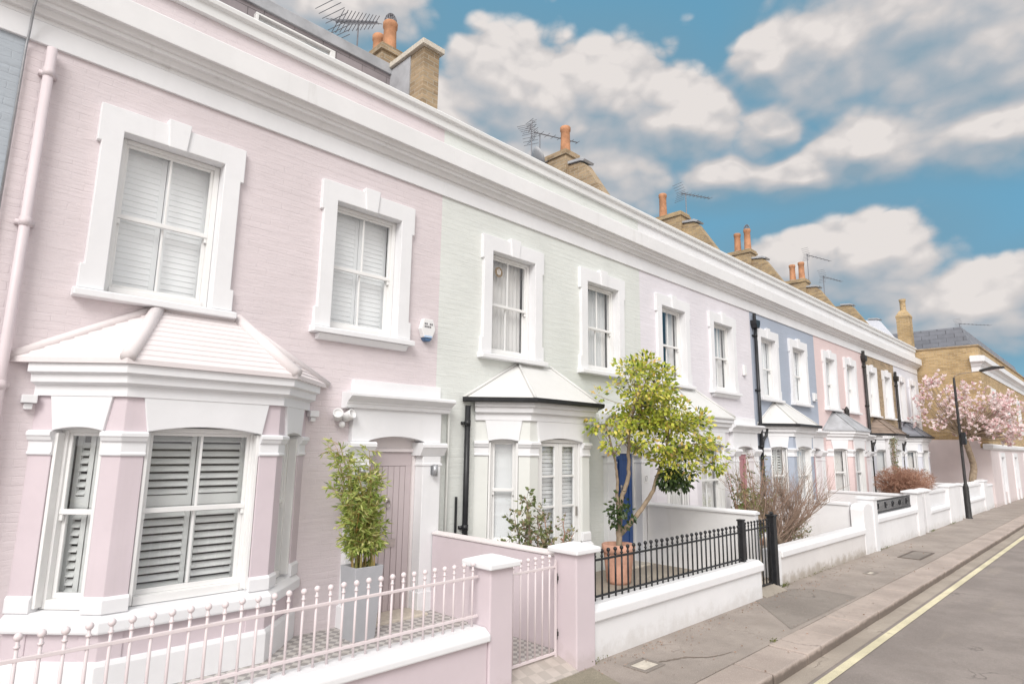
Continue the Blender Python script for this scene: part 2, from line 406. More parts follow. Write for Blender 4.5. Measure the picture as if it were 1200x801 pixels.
def sash(parent, M4, u0, u1, z0, z1, y, meet, fill, bars=1, arch=0.0, horns=True, lining=0.0):
    """a sliding sash window in a local frame: x along the wall, y inward"""
    fw = .055
    f = MB(M4)
    f.box(u0, u0+fw, y, y+.11, z0, z1); f.box(u1-fw, u1, y, y+.11, z0, z1)
    f.box(u0+fw, u1-fw, y, y+.11, z1-fw*.8, z1); f.box(u0+fw, u1-fw, y-.01, y+.11, z0, z0+.075)
    if lining:
        f.box(u0, u0+.03, y-lining, y, z0+.02, z1-.05); f.box(u1-.03, u1, y-lining, y, z0+.02, z1-.05)
    # upper sash stands forward of the lower one
    a, b = u0+fw, u1-fw
    f.box(a, a+.03, y+.022, y+.052, meet, z1-fw*.8); f.box(b-.03, b, y+.022, y+.052, meet, z1-fw*.8)
    f.box(a+.03, b-.03, y+.022, y+.052, z1-fw*.8-.03, z1-fw*.8)
    f.box(a, b, y+.012, y+.054, meet-.022, meet+.022)
    if horns:
        f.box(a, a+.03, y+.02, y+.05, meet-.075, meet-.022); f.box(b-.03, b, y+.02, y+.05, meet-.075, meet-.022)
    f.box(a, a+.036, y+.06, y+.095, z0+.075, meet-.022); f.box(b-.036, b, y+.06, y+.095, z0+.075, meet-.022)
    f.box(a+.036, b-.036, y+.06, y+.095, z0+.075, z0+.12)
    for k in range(1, bars+1):
        u = a+(b-a)*k/(bars+1)
        f.box(u-.011, u+.011, y+.024, y+.05, meet+.022, z1-fw*.8-.03)
        f.box(u-.011, u+.011, y+.062, y+.092, z0+.12, meet-.022)
    w = f.build('window', M['frame'], parent, bevel=.004)
    g = MB(M4)
    g.box(a+.03, b-.03, y+.035, y+.039, meet+.022, z1-fw*.8-.03)
    g.box(a+.036, b-.036, y+.075, y+.079, z0+.12, meet-.022)
    g.build('pane', M['glass'], w)
    zi0, zi1 = z0+.03, z1-.02
    if fill == 'shutter':          # closed plantation shutters: stiles and overlapping slats
        s = MB(M4); mid = (a+b)/2
        for (p,q) in ((a-.01,mid-.004),(mid+.004,b+.01)):
            s.box(p, p+.05, y+.15, y+.18, zi0, zi1); s.box(q-.05, q, y+.15, y+.18, zi0, zi1)
            z = zi0+.02
            while z < zi1-.03:
                s.add([(p+.05,y+.150,z),(q-.05,y+.150,z),(q-.05,y+.158,z+.0645),(p+.05,y+.158,z+.0645),
                       (p+.05,y+.160,z),(q-.05,y+.160,z),(q-.05,y+.168,z+.0645),(p+.05,y+.168,z+.0645)],
                      [(0,1,2,3),(7,6,5,4),(0,4,5,1),(3,2,6,7)])
                z += .062
        s.build('shutter', M['blind'], w)
    elif fill == 'louvre':         # half-open louvres with dark gaps
        s = MB(M4); mid = (a+b)/2
        for (lo,hi) in ((zi0, meet+.02),(meet+.02, zi1)):
            for (p,q) in ((a-.01,mid-.006),(mid+.006,b+.01)):
                st = .045
                s.box(p, p+st, y+.15, y+.178, lo+.004, hi); s.box(q-st, q, y+.15, y+.178, lo+.004, hi)
                s.box(p+st, q-st, y+.152, y+.176, lo+.004, lo+(.10 if lo > zi0 else .05)); s.box(p+st, q-st, y+.152, y+.176, hi-.04, hi)
                z = lo+(.115 if lo > zi0 else .065)
                while z < hi-.09:
                    s.add([(p+st,y+.136,z),(q-st,y+.136,z),(q-st,y+.180,z+.044),(p+st,y+.180,z+.044),
                           (p+st,y+.145,z-.006),(q-st,y+.145,z-.006),(q-st,y+.189,z+.037),(p+st,y+.189,z+.037)],
                          [(0,1,2,3),(7,6,5,4),(0,4,5,1),(3,2,6,7)])
                    z += .070
        s.build('shutter', M['shutter'], w)
    elif fill == 'blind':
        s = MB(M4); z = zi0+.03
        k = 0
        while z < zi1:
            h = min(.26, zi1-z); s.box(a-.01, b+.01, y+.13+.004*(k%2), y+.136+.004*(k%2), z, z+h); z += .26; k += 1
        s.build('blind', M['blind'], w)
    elif fill in ('net','curtain'):
        s = MB(M4); nn = 44
        spans = [(a-.02,b+.02)] if fill == 'net' else [(a-.02,a+(b-a)*.40),(b-(b-a)*.34,b+.02)]
        for (p,q) in spans:
            vs = []; fs = []
            for k in range(nn+1):
                u = p+(q-p)*k/nn; d = .016*math.sin(k*1.45)+.007*math.sin(k*.63)
                vs += [(u,y+.16+d,zi0),(u,y+.16+d*.8,zi1)]
            fs = [(2*k,2*k+2,2*k+3,2*k+1) for k in range(nn)]
            s.add(vs, fs)
            s.add([(v[0],v[1]+.006,v[2]) for v in vs], [tuple(reversed(q2)) for q2 in fs])
        s.build('curtain', M['curtain'], w, smooth=True)
    return w

def upper_window(house, c, fill, hw=.485, trim=None, key=True, bracket=False, zb=3.62, zt=5.25):
    """stucco architrave with ears, keystone and sill around a sash"""
    trim = trim or M['white']
    I = Matrix.Identity(4)
    y = Y0
    w = sash(house, I, c-hw+.003, c+hw-.003, zb+.003, zt-.003, y+.085, (zb+zt)/2, fill)
    o = hw+.18; e = .035; zt2 = zt+.235
    polys = [
        [(c-hw,zb),(c-hw,zt),(c-hw,zt2),(c-o-e,zt2),(c-o-e,zt-.155),(c-o,zt-.155),(c-o,zb+.235),(c-o-e,zb+.235),(c-o-e,zb)],
        [(c+hw,zb),(c+o+e,zb),(c+o+e,zb+.235),(c+o,zb+.235),(c+o,zt-.155),(c+o+e,zt-.155),(c+o+e,zt2),(c+hw,zt2),(c+hw,zt)],
        [(c-hw,zt),(c+hw,zt),(c+hw,zt2),(c-hw,zt2)]]
    s = MB(); s.plate(polys, y-.06, y+.215)
    if key:
        s.prism([(c-.085,zt-.012),(c+.085,zt-.012),(c+.112,zt2+.055),(c-.112,zt2+.055)], 'y', y-.082, y-.055)
        s.prism([(c-.112,zt2+.003),(c+.112,zt2+.003),(c+.112,zt2+.055),(c-.112,zt2+.055)], 'y', y-.055, y+.01)
    s.build('architrave', trim, w, bevel=.007)
    s = MB()
    s.prism([(y-.135,zb-.085),(y+.02,zb-.085),(y+.02,zb-.001),(y-.055,zb-.001),(y-.135,zb-.022)], 'x', c-o-e-.03, c+o+e+.03)
    if bracket:
        s.prism([(y-.115,zb-.088),(y-.06,zb-.16),(y+.01,zb-.16),(y+.01,zb-.088)], 'x', c-o+.02, c+o-.02)
    s.build('sill', trim, w, bevel=.008)
    return w

def hip_roof(mb, eave, ridge, courses, lip=.014):
    """roof over a canted bay: eave polyline (4 points) rising to a 2-point ridge on the wall, in stepped courses"""
    E_ = [Vector(p) for p in eave]; Rg = [Vector(ridge[0]),Vector(ridge[0]),Vector(ridge[1]),Vector(ridge[1])]
    def ring(t): return [E_[i].lerp(Rg[i], t) for i in range(4)]
    for k in range(courses):
        a = ring(k/courses); b = ring((k+1)/courses)
        up = Vector((0,0,lip if courses > 1 else 0))
        vs = [p+up for p in a] + b + [p for p in a]
        mb.add(vs, [(0,1,5,4),(1,2,6,5),(2,3,7,6),(8,9,1,0),(9,10,2,1),(10,11,3,2)])
    a = ring(0)
    mb.add(a + [Vector((p.x,p.y,p.z-.03)) for p in a], [(4,5,1,0),(5,6,2,1),(6,7,3,2),(7,6,5,4)])

def bay(house, c, wallm, trim, roofm, courses=1, french=False, gutter=None, fills=('louvre','louvre','louvre'), hip=.05, hipm=None, low=None):
    hf, hw, yf = .70, 1.27, Y0-.57
    P = [(c-hw,Y0),(c-hf,yf),(c+hf,yf),(c+hw,Y0)]
    b = MB()
    L = .57*math.sqrt(2)
    Ml = Matrix.Translation((P[0][0],P[0][1],0)) @ Matrix.Rotation(-ROT45,4,'Z')
    Mf = Matrix.Translation((P[1][0],P[1][1],0))
    Mr = Matrix.Translation((P[2][0],P[2][1],0)) @ Matrix.Rotation(ROT45,4,'Z')
    pf = .185; pc = .165; ps = .20          # pier widths: front side, cant side of the corner, strip at the wall
    ZB, ZO, ZT = .86, 2.30, 2.64            # window foot, springing, top of the piers
    T = .16
    # corner piers (continuous round the corner), wall strips
    r2 = math.sqrt(.5)
    def corner(sgn):
        k = (c+sgn*hf, yf)
        f1 = (k[0]-sgn*pf, yf); c1 = (k[0]+sgn*pc*r2, yf+pc*r2)
        poly = [f1, k, c1, (c1[0]-sgn*T*r2, c1[1]+T*r2), (f1[0], yf+T)]
        return poly if sgn > 0 else poly[::-1]
    def strip(sgn):
        k = (c+sgn*hw, Y0)
        a = (k[0]-sgn*ps*r2, Y0-ps*r2)
        poly = [a, k, (k[0]-sgn*.02, Y0+.02), (a[0]-sgn*T*r2, a[1]+T*r2)]
        return poly if sgn > 0 else poly[::-1]
    for sg in (-1,1):
        b.prism(corner(sg), 'z', YARD-.05, ZT); b.prism(strip(sg), 'z', YARD-.05, ZT)
    # apron below the windows
    if french:
        paths = [P[:2]+[(P[1][0]+pf,yf)], [(P[2][0]-pf,yf)]+P[2:]]
    else: paths = [P]
    for p in paths: b.sweep(p, [(-.012,YARD-.05),(-.012,.66),(-.15,.66),(-.15,YARD-.05)])
    wb = b.build('bay_wall', wallm, house, bevel=.006)
    # white plinth and sill
    s = MB()
    for p in paths: s.sweep(p, [(-.01,YARD-.05),(.03,YARD-.05),(.03,.38),(.012,.42),(-.01,.42)])
    s.build('plinth', trim, wb, bevel=.006)
    s = MB()
    for p in paths: s.sweep(p, [(-.2,.64),(.055,.64),(.06,.66),(.06,.735),(.0,.79),(-.2,.80)])
    s.build('sill', trim, wb, bevel=.008)
    # pier blocks and capitals follow the piers
    for sg in (-1,1):
        k = (c+sg*hf, yf); f1 = (k[0]-sg*pf, yf); c1 = (k[0]+sg*pc*r2, yf+pc*r2)
        w0 = (c+sg*hw, Y0); w1 = (w0[0]-sg*ps*r2, Y0-ps*r2)
        seg1 = [c1,k,f1] if sg < 0 else [f1,k,c1]
        seg2 = [w0,w1] if sg < 0 else [w1,w0]
        for q in (seg1, seg2):
            q = [Vector(v_) for v_ in q]; q[0] = q[0]+(q[0]-q[1]).normalized()*.006; q[-1] = q[-1]+(q[-1]-q[-2]).normalized()*.006
            base = MB(); base.sweep(q, [(-.14,.79),(.022,.79),(.022,.90),(.005,.925),(-.14,.925)])
            cap = MB(); cap.sweep(q, [(-.14,2.085),(.012,2.085),(.022,2.095),(.022,2.11),(.010,2.12),(.010,2.205),(.03,2.215),(.045,2.25),(.055,2.255),(.055,2.285),(.03,2.30),(-.14,2.30)])
            base.build('pier_base', trim, wb, bevel=.004); cap.build('capital', trim, wb, bevel=.003)
    # lintels with a flat segmental arch, splayed at the sides
    l = MB()
    for Mx, u0, u1 in ((Ml, ps+.0, L-pc), (Mf, pf, 2*hf-pf), (Mr, pc, L-ps)):
        l.M = Mx; n = 10; um = (u0+u1)/2; rise = .055 if u1-u0 > .6 else .03
        arc = [(u0+(u1-u0)*k/n, 2.30+rise*(1-(2*k/n-1)**2)) for k in range(n+1)]
        l.plate([arc + [(u1+.055,2.615),(u0-.055,2.615)]], -.028, .14)
    l.M = None
    l.build('lintel', trim, wb, bevel=.005)
    e = MB()
    e.sweep(P, [(-.16,2.60),(.035,2.60),(.035,2.69),(.05,2.70),(.095,2.715),(.10,2.785),(.115,2.79),(.145,2.80),(.145,2.885),(-.16,2.885)])
    e.build('entablature', trim, wb, bevel=.004)
    # roof
    er = .175; k = er*math.tan(math.pi/8)
    ew = hw+er*math.sqrt(2)
    eave = [(c-ew,Y0,2.91),(c-hf-k,yf-er,2.91),(c+hf+k,yf-er,2.91),(c+ew,Y0,2.91)]
    ridge = [(c-.39,Y0,3.535),(c+.39,Y0,3.535)]
    rf = MB(); hip_roof(rf, eave, ridge, courses)
    ro = rf.build('bay_roof', roofm, house)
    h = MB()
    up = Vector((0,0,.02))
    for i,j in ((1,0),(2,1)):
        h.tube([Vector(eave[i])+up, Vector(ridge[j])+up], hip, 12)
    for i,j in ((0,0),(3,1)):
        h.tube([Vector(eave[i])+Vector((0,-.012,.01)), Vector(ridge[j])+Vector((0,-.012,.01))], max(.02,hip*.7), 8)
    h.tube([Vector(ridge[0])+Vector((0,-.01,.0)), Vector(ridge[1])+Vector((0,-.01,.0))], max(.02,hip*.6), 8)
    h.build('hip_roll', hipm or roofm, ro, smooth=True)
    if gutter:
        g = MB(); gp = [(-.01,2.865),(.05,2.855),(.07,2.87),(.075,2.925),(.06,2.925),(.055,2.885),(.0,2.88),(-.01,2.93)]
        g.sweep([(c-ew,Y0),(c-hf-k,yf-er),(c+hf+k,yf-er),(c+ew,Y0)], gp)
        g.build('gutter', gutter, house)
    # windows
    sash(house, Ml, ps+.005, L-pc-.005, ZB-.06, 2.33, .095, 1.60, fills[0], bars=0, lining=.085)
    if french:
        d = MB(Mf); a, e2 = pf, 2*hf-pf
        d.box(a, a+.05, .03, .13, .20, 2.345); d.box(e2-.05, e2, .03, .13, .20, 2.345); d.box(a+.05,e2-.05,.03,.13,2.29,2.345)
        d.box(a+.05, e2-.05, .0, .13, .16, .20)
        mid = (a+e2)/2
        for (p,q) in ((a+.055,mid-.003),(mid+.003,e2-.055)):
            d.box(p,p+.085,.05,.095,.205,2.285); d.box(q-.085,q,.05,.095,.205,2.285)
            zz = [.205,.85,1.34,1.79,2.285]
            d.box(p+.085,q-.085,.05,.095,.205,.42); d.box(p+.085,q-.085,.05,.095,2.235,2.285)
            for z in zz[1:-1]: d.box(p+.085,q-.085,.055,.09,z-.016,z+.016)
        fd = d.build('french_doors', M['frame'], house, bevel=.004)
        g = MB(Mf); g.box(a+.06, e2-.06, .07, .074, .42, 2.235); g.build('pane', M['glass'], fd)
        g = MB(Mf); g.box(e2-.115,e2-.098,.02,.05,1.18,1.32); g.build('handle', M['steel'], fd)
        s = MB(Mf); z = .42
        while z < 2.22:
            s.box(a+.06, mid-.02, .15+.01*math.sin(z*40), .156+.01*math.sin(z*40), z, z+.052); s.box(mid+.02, e2-.06, .15, .156, z, z+.052); z += .058
        s.build('blind', M['blind'], fd)
    else:
        sash(house, Mf, pf+.005, 2*hf-pf-.005, ZB-.06, 2.345, .095, 1.60, fills[1], bars=1, lining=.085)
    sash(house, Mr, pc+.005, L-ps-.005, ZB-.06, 2.33, .095, 1.60, fills[2], bars=0, lining=.085)
    return wb

def door_surround(house, c, trim, leafm, style='plank', ow=.41, pwl=.26, pwr=.30, top=3.02, cap_x=None):
    l, r = c-ow, c+ow
    for a,b2 in ((l-pwl,l),(r,r+pwr)):
        s = MB(); s.box(a, b2, Y0-.10, Y0+.25, YARD-.04, 2.085)
        s.box(a-.025, b2+.02, Y0-.125, Y0+.14, YARD-.04, .36)
        ps_ = s.build('pilaster', trim, house, bevel=.008)
    for a,b2 in ((l-pwl,l),(r,r+pwr)):
        s = MB()
        s.prism([(Y0-.112,1.955),(Y0+.1,1.955),(Y0+.1,1.985),(Y0-.112,1.985)], 'x', a-.014, b2+.014)
        s.prism([(Y0-.105,2.085),(Y0-.165,2.19),(Y0-.175,2.195),(Y0-.175,2.235),(Y0-.15,2.255),(Y0+.12,2.255),(Y0+.12,2.085)], 'x', a-.055, b2+.055)
        s.build('capital', trim, ps_, bevel=.003)
    n = 12; A, B = l-pwl+.005, r+pwr-.005
    arc = [(l+.0+(2*ow)*k/n, 2.275+.052*(1-(2*k/n-1)**2)) for k in range(n+1)]
    e = MB()
    e.plate([[(A,2.257),(l-.02,2.257)]+arc+[(r+.02,2.257),(B,2.257),(B,2.66),(A,2.66)]], Y0-.09, Y0+.14)
    p = [(Y0-.092,2.655),(Y0-.13,2.665),(Y0-.14,2.71),(Y0-.155,2.72),(Y0-.155,2.735),(Y0-.24,2.79),(Y0-.255,2.80),(Y0-.255,2.835),(Y0-.20,2.85),(Y0+.0,2.855),(Y0+.0,2.655)]
    e.prism(p[::-1], 'x', A-.125, B+.125)
    e.box(A+.0, B-.0, Y0-.055, Y0+.01, 2.85, top)
    e.build('entablature', trim, house, bevel=.005)
    # frame, transom, leaf
    f = MB(); y = Y0+.06
    f.box(l+.003, l+.045, y, y+.1, YARD, 2.345); f.box(r-.045, r-.003, y, y+.1, YARD, 2.345)
    f.box(l+.045, r-.045, y, y+.1, 2.13, 2.175); f.box(l+.045, r-.045, y+.03, y+.07, 2.175, 2.345)
    f.build('door_frame', M['frame'] if style != 'plank' else M['pink_tile'], house, bevel=.004)
    d = MB(); a, b2 = l+.048, r-.048
    if style == 'plank':
        d.box(a, b2, y+.045, y+.09, YARD+.03, 2.127)
        d.box(a, b2, y+.032, y+.045, 1.95, 2.127); d.box(a, a+.09, y+.032, y+.045, YARD+.03, 1.95); d.box(b2-.09, b2, y+.032, y+.045, YARD+.03, 1.95)
        k = 6; w = (b2-a-.18)/k
        for i in range(k): d.box(a+.09+i*w+.006, a+.09+(i+1)*w-.006, y+.034, y+.045, YARD+.03, 1.944)
    else:
        d.box(a, b2, y+.05, y+.09, YARD+.03, 2.127)
        mid = (a+b2)/2
        for p0,p1 in ((a,a+.1),(mid-.05,mid+.05),(b2-.1,b2)): d.box(p0,p1,y+.03,y+.05,YARD+.03,2.127)
        for z0,z1 in ((YARD+.03,.38),(.98,1.12),(2.02,2.127)):
            d.box(a+.1,mid-.05,y+.03,y+.05,z0,z1); d.box(mid+.05,b2-.1,y+.03,y+.05,z0,z1)
    dl = d.build('door', leafm, house, bevel=.004)
    k = MB(); kx = (a+b2)/2
    k.lathe([(.001,0),(.03,0),(.03,.012),(.012,.02),(.001,.02)], 0, 0, 14)
    k.v = [(kx+v[0], y+.03-v[2], 1.52+v[1]) for v in k.v]
    k.tube([(kx+.035*math.sin(t*.5236), y+.012, 1.455-.05*math.cos(t*.5236)+.02) for t in range(13)], .008, 6)
    k.build('knocker', M['steel'], dl, smooth=True)
    k = MB(); k.box(kx-.15, kx+.15, y+.018, y+.03, .93, 1.03); k.box(kx-.12, kx+.12, y+.010, y+.018, .955, 1.0); k.build('letterbox', M['steel'], dl, bevel=.003)
    k = MB(); k.ball((kx-.0, y+.0, 1.12), .028); k.build('door_knob', M['steel'], dl, smooth=True)
    st = MB(); st.box(l-.02, r+.02, Y0-.30, Y0+.2, YARD-.06, YARD+.03); st.build('doorstep', M['palestone'], house, bevel=.01)

def chimney(house, x, y0, y1, ztop, zbase, w, pots, m, cap=True):
    c = MB(); c.box(x-w/2, x+w/2, y0, y1, zbase, ztop-.14)
    c.box(x-w/2-.04, x+w/2+.04, y0-.04, y1+.04, ztop-.14, ztop-.07); c.box(x-w/2-.015, x+w/2+.015, y0-.015, y1+.015, ztop-.07, ztop)
    st = c.build('chimney', m, house, bevel=.006)
    for (py, h, r, cowl) in pots:
        p = MB(); z = ztop-.01
        p.lathe([(r*1.12,z),(r*1.08,z+.05),(r*.98,z+h*.5),(r*.95,z+h-.12),(r*1.1,z+h-.1),(r*1.12,z+h-.02),(r*1.0,z+h),(r*.82,z+h),(r*.80,z+h-.25)], x, py, 18)
        po = p.build('chimney_pot', M['terracotta'], st, smooth=True)
        if cowl:
            q = MB(); zz = z+h
            for a in range(8):
                t = math.pi*a/8
                q.tube([(x+math.cos(t)*r*.95*math.cos(s_*math.pi/10), py+math.sin(t)*r*.95*math.cos(s_*math.pi/10), zz-.01+.19*math.sin(s_*math.pi/10)) for s_ in range(0,11)], .006, 5)
            for s_ in range(1,4):
                rr = r*.95*math.cos(s_*math.pi/10); zc = zz-.01+.19*math.sin(s_*math.pi/10)
                q.tube([(x+rr*math.cos(a*.3927), py+rr*math.sin(a*.3927), zc) for a in range(17)], .005, 5)
            q.build('chimney_cowl', M['aerial'], st)
        mo = MB()
        mo.lathe([(r*1.5,z+.0),(r*1.3,z+.05),(r*1.05,z+.075)], x, py, 14)
        mo.build('mortar_flaunching', M['concrete'], st, smooth=True)
    return st

def party(house, x, m, stack_top=9.1, pots=(), w=.27):
    p = MB()
    prof = [(7.06,6.3),(7.06,6.95),(7.2,7.15),(8.12,8.62),(8.2,8.68),(8.62,8.72),(9.5,8.75),(12.0,7.2),(12.0,6.3)]
    p.prism(prof, 'x', x-w/2, x+w/2)
    pw = p.build('party_wall', m, house)
    cp = MB()
    cp.prism([(8.1,8.66),(8.2,8.70),(8.6,8.74),(8.6,8.80),(8.18,8.765),(8.06,8.70)], 'x', x-w/2-.05, x+w/2+.05)
    cp.build('coping_slab', M['lead'], pw, bevel=.004)
    fl = MB(); fl.prism([(7.0,6.72),(7.14,6.95),(7.5,7.55),(7.5,7.62),(7.12,7.0),(6.98,6.78)], 'x', x-w/2-.02, x+w/2+.02)
    fl.build('flashing', M['white_grimy'], pw)
    if pots: chimney(house, x, 8.56, 9.42, stack_top, 7.5, .50, pots, m)

def downpipe(house, x, z0, z1, m, y=None, r=.04, hopper=False, kick=None):
    y = y if y is not None else Y0-.075
    p = MB(); pts = [(x,y,z1),(x,y,z0)]
    if kick: pts = kick
    p.tube(pts, r, 12)
    z = z1-.25
    while z > z0+.2 and not kick:
        p.tube([(x,y,z-.04),(x,y,z+.04)], r*1.13, 12); p.box(x-.07,x+.07,y+r*.7,Y0+.005,z-.02,z+.02); z -= 1.45
    o = p.build('downpipe', m, house, smooth=True)
    if hopper:
        h = MB(); h.prism([(x-.07,z1-.06),(x+.07,z1-.06),(x+.125,z1+.06),(x+.125,z1+.15),(x-.125,z1+.15),(x-.125,z1+.06)], 'y', y-.09, Y0-.002)
        h.tube([(x-.02,y,z1+.12),(x-.02,y,z1+.34)], r, 10); h.build('hopper', m, o, bevel=.006)
    return o

def house(x0, x1, label, wallm, w1, w2, bc, dc, fill=('shutter','shutter'), parm=None, baym=None, roofm=None, trim=None, leafm=None, style='panel',
          courses=1, gutter=None, french=False, bfills=('louvre','louvre','louvre'), hip=.02, hipm=None, pots=(), party_m=None, whw=.485, bracket=(False,False), stack_top=9.1, mansard=False, party_on=True, slab=True):
    h = thing('terraced_house', ((x0+x1)/2, Y0, 0), label, 'house', 'terraced houses in one row')
    trim = trim or M['white']; parm = parm or M['white_grimy']
    holes = [(w1-whw-.03,w1+whw+.03,3.60,5.28),(w2-whw-.03,w2+whw+.03,3.60,5.28),(bc-1.12,bc+1.12,.3,2.7),(dc-.44,dc+.44,YARD-.05,2.36)]
    b = MB(); wall_holes(b, x0, x1, -.1, 5.86, Y0, Y0+.24, holes); b.build('front_wall', wallm, h)
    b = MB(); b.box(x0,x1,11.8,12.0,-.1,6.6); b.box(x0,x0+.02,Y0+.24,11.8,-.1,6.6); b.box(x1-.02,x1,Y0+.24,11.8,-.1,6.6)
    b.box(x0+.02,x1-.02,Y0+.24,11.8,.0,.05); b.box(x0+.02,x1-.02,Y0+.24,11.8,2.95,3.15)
    b.build('room_walls', M['room'], h)
    b = MB(); b.box(x0,x1,Y0-.032,Y0+.24,5.86,6.075); b.build('frieze', trim, h, bevel=.006)
    p = [(0,6.076),(.03,6.076),(.033,6.118),(.07,6.122),(.075,6.135),(.095,6.168),(.10,6.178),(.142,6.182),(.146,6.222),(.172,6.226),(.178,6.245),(.196,6.272),(.20,6.279),(.222,6.281),(.224,6.274),(.247,6.274),(.248,6.29),(.248,6.535),(.238,6.548),(.0,6.60)]
    b = MB(); b.sweep([(x0,Y0),(x1,Y0)], p); b.build('cornice', M['cornice'], h, bevel=.003)
    b = MB(); b.box(x0,x1,Y0+.004,Y0+.24,6.076,6.915); b.build('parapet', parm, h)
    b = MB(); b.sweep([(x0,Y0),(x1,Y0)], [(-.27,6.915),(.055,6.915),(.055,7.03),(.075,7.035),(.10,7.05),(.105,7.10),(.07,7.135),(-.27,7.15)]); b.build('coping', M['coping'], h, bevel=.005)
    b = MB()
    if mansard:
        b.prism([(7.05,6.55),(7.96,7.75),(7.96,6.4)], 'x', x0+.02, x1-.02)
        b.box(x0+.02, x1-.16, 7.96, 12, 6.6, 8.22)
        b.build('roof', M['slate_hung'], h)
        b = MB(); b.box(x0, x1-.16, 7.92, 12.05, 8.22, 8.40); b.build('roof_fascia', M['lead'], h, bevel=.01)
    else:
        b.prism([(7.05,6.55),(8.2,8.12),(9.3,8.12),(12.05,6.6),(12.05,6.4),(7.05,6.4)], 'x', x0+.02, x1-.02)
        b.build('roof', M['slate'], h)
    upper_window(h, w1, fill[0], hw=whw, trim=trim, bracket=bracket[0]); upper_window(h, w2, fill[1], hw=whw, trim=trim, bracket=bracket[1])
    bay(h, bc, baym or wallm, trim, roofm or M['lead_white'], courses, french, gutter, bfills, hip, hipm)
    door_surround(h, dc, trim, leafm or M['roseDoor'], style)
    if party_on: party(h, x1, party_m or M['brick_roof'], stack_top, pots)
    return h

B = [-4.6,.38,5.26,10.42,15.6,20.24,25.3,29.5,33.6]
h0 = house(B[0],B[1],'grey blue terraced house at the far left edge, before the pale pink house', M['greyblue_brick'], -3.2,-.95,-2.75,-.42, party_on=False, leafm=M['bluedoor'])
h1 = house(B[1],B[2],'pale pink terraced house with tiled bay and plank front door', M['pink_brick'], 1.70,4.05,2.10,4.60, parm=M['pink_brick'], baym=M['pink'], roofm=M['pink_tile'],
           courses=11, leafm=M['pink_wood'], style='plank', hip=.062, mansard=True, party_on=False, bracket=(False,True))
h2 = house(B[2],B[3],'pale mint green terraced house with french doors in its bay', M['green_brick'], 6.74,9.12,7.28,9.79, fill=('net','net'), parm=M['green_brick'], baym=M['green'],
           leafm=M['bluedoor'], french=True, gutter=M['black'], bfills=('blind','blind','blind'), pots=((8.78,.72,.115,False),), party_m=M['brick'])
h3 = house(B[3],B[4],'pale lilac terraced house with dusty rose front door', M['violet_brick'], 11.66,13.97,12.15,14.80, fill=('curtain','curtain'), bracket=(False,True), bfills=('net','net','net'),
           pots=((9.28,.80,.11,False),))
h4 = house(B[4],B[5],'soft blue terraced house with black downpipe at its corner', M['blue_brick'], 16.62,18.80,17.25,19.55, fill=('blind','blind'), gutter=M['black'], bfills=('louvre','blind','blind'),
           pots=((9.1,.72,.11,False),(8.74,.80,.11,True)))
h5 = house(B[5],B[6],'rose pink terraced house with grey slate bay roof', M['rose_brick'], 21.52,23.62,22.0,24.4, fill=('blind','blind'), roofm=M['lead'], bfills=('net','net','net'), whw=.44,
           pots=((9.12,.72,.115,False),(8.76,.76,.115,False)))
h6 = house(B[6],B[7],'bare brown brick terraced house between rose pink and white houses', M['brick'], 26.2,28.25,26.6,28.75, fill=('blind','blind'), roofm=M['slate_brown'], baym=M['white_brick'], gutter=M['black'], bfills=('blind','net','net'), whw=.42)
h7 = house(B[7],B[8],'bluish white terraced house at the far end of the row', M['white_brick'], 30.5,32.35,30.9,32.75, fill=('blind','blind'), roofm=M['slate'], baym=M['white_brick'], gutter=M['black'], bfills=('net','net','net'), whw=.40, party_m=M['white_brick'])

# details of single houses
downpipe(h1, .56, .1, 5.82, M['pink_pipe'], r=.041, y=Y0-.08)
c = MB(); c.tube([(.37,Y0-.03,3.2),(.375,Y0-.03,5.8),(.38,Y0-.07,5.9),(.38,Y0-.13,6.1),(.39,Y0-.26,6.3),(.39,Y0-.26,6.55),(.39,Y0-.05,6.62),(.40,Y0-.05,6.9)], .011, 6); c.build('cable', M['grey_metal'], h1, smooth=True)
for s_ in (-1,1):    # stepped corbels under the bay cornice, at the wall
    c = MB(); xx = 2.10+s_*1.325
    c.box(xx-.055,xx+.055,Y0-.10,Y0-.001,2.53,2.60); c.box(xx-.03,xx+.03,Y0-.07,Y0-.001,2.475,2.527); c.build('corbel', M['white'], h1, bevel=.006)
# lead-capped brick pier and stack on the pink/green party wall, roof window
pp = MB(); pp.box(5.00,5.30,7.06,7.40,6.3,8.32); pw = pp.build('party_wall', M['brick'], h1, bevel=.005)
pp = MB(); pp.box(4.985,5.28,7.402,12.0,6.3,8.30); pp.build('flashing', M['lead'], pw)
pp = MB(); pp.box(4.94,5.36,7.0,8.05,8.32,8.41); pp.build('coping_slab', M['palestone'], pw, bevel=.008)
chimney(h1, 5.15, 8.10, 9.05, 8.86, 7.6, .52, ((8.30,.60,.115,True),(8.66,.54,.10,False)), M['brick'])
rw = MB(); rw.box(2.75,3.95,7.86,7.95,7.6,7.66); rw.box(2.75,3.95,7.86,7.95,8.05,8.08); rw.box(2.75,2.79,7.86,7.95,7.66,8.05); rw.box(3.87,3.95,7.86,7.95,7.66,8.05)
rwo = rw.build('roof_window', M['frame'], h1, bevel=.005)
rw = MB(); rw.box(2.79,3.87,7.90,7.905,7.66,8.05); rw.build('pane', M['glass'], rwo)
rw = MB(); rw.box(2.79,3.87,7.925,7.945,7.66,8.05); rw.build('blind', M['curtain'], rwo)
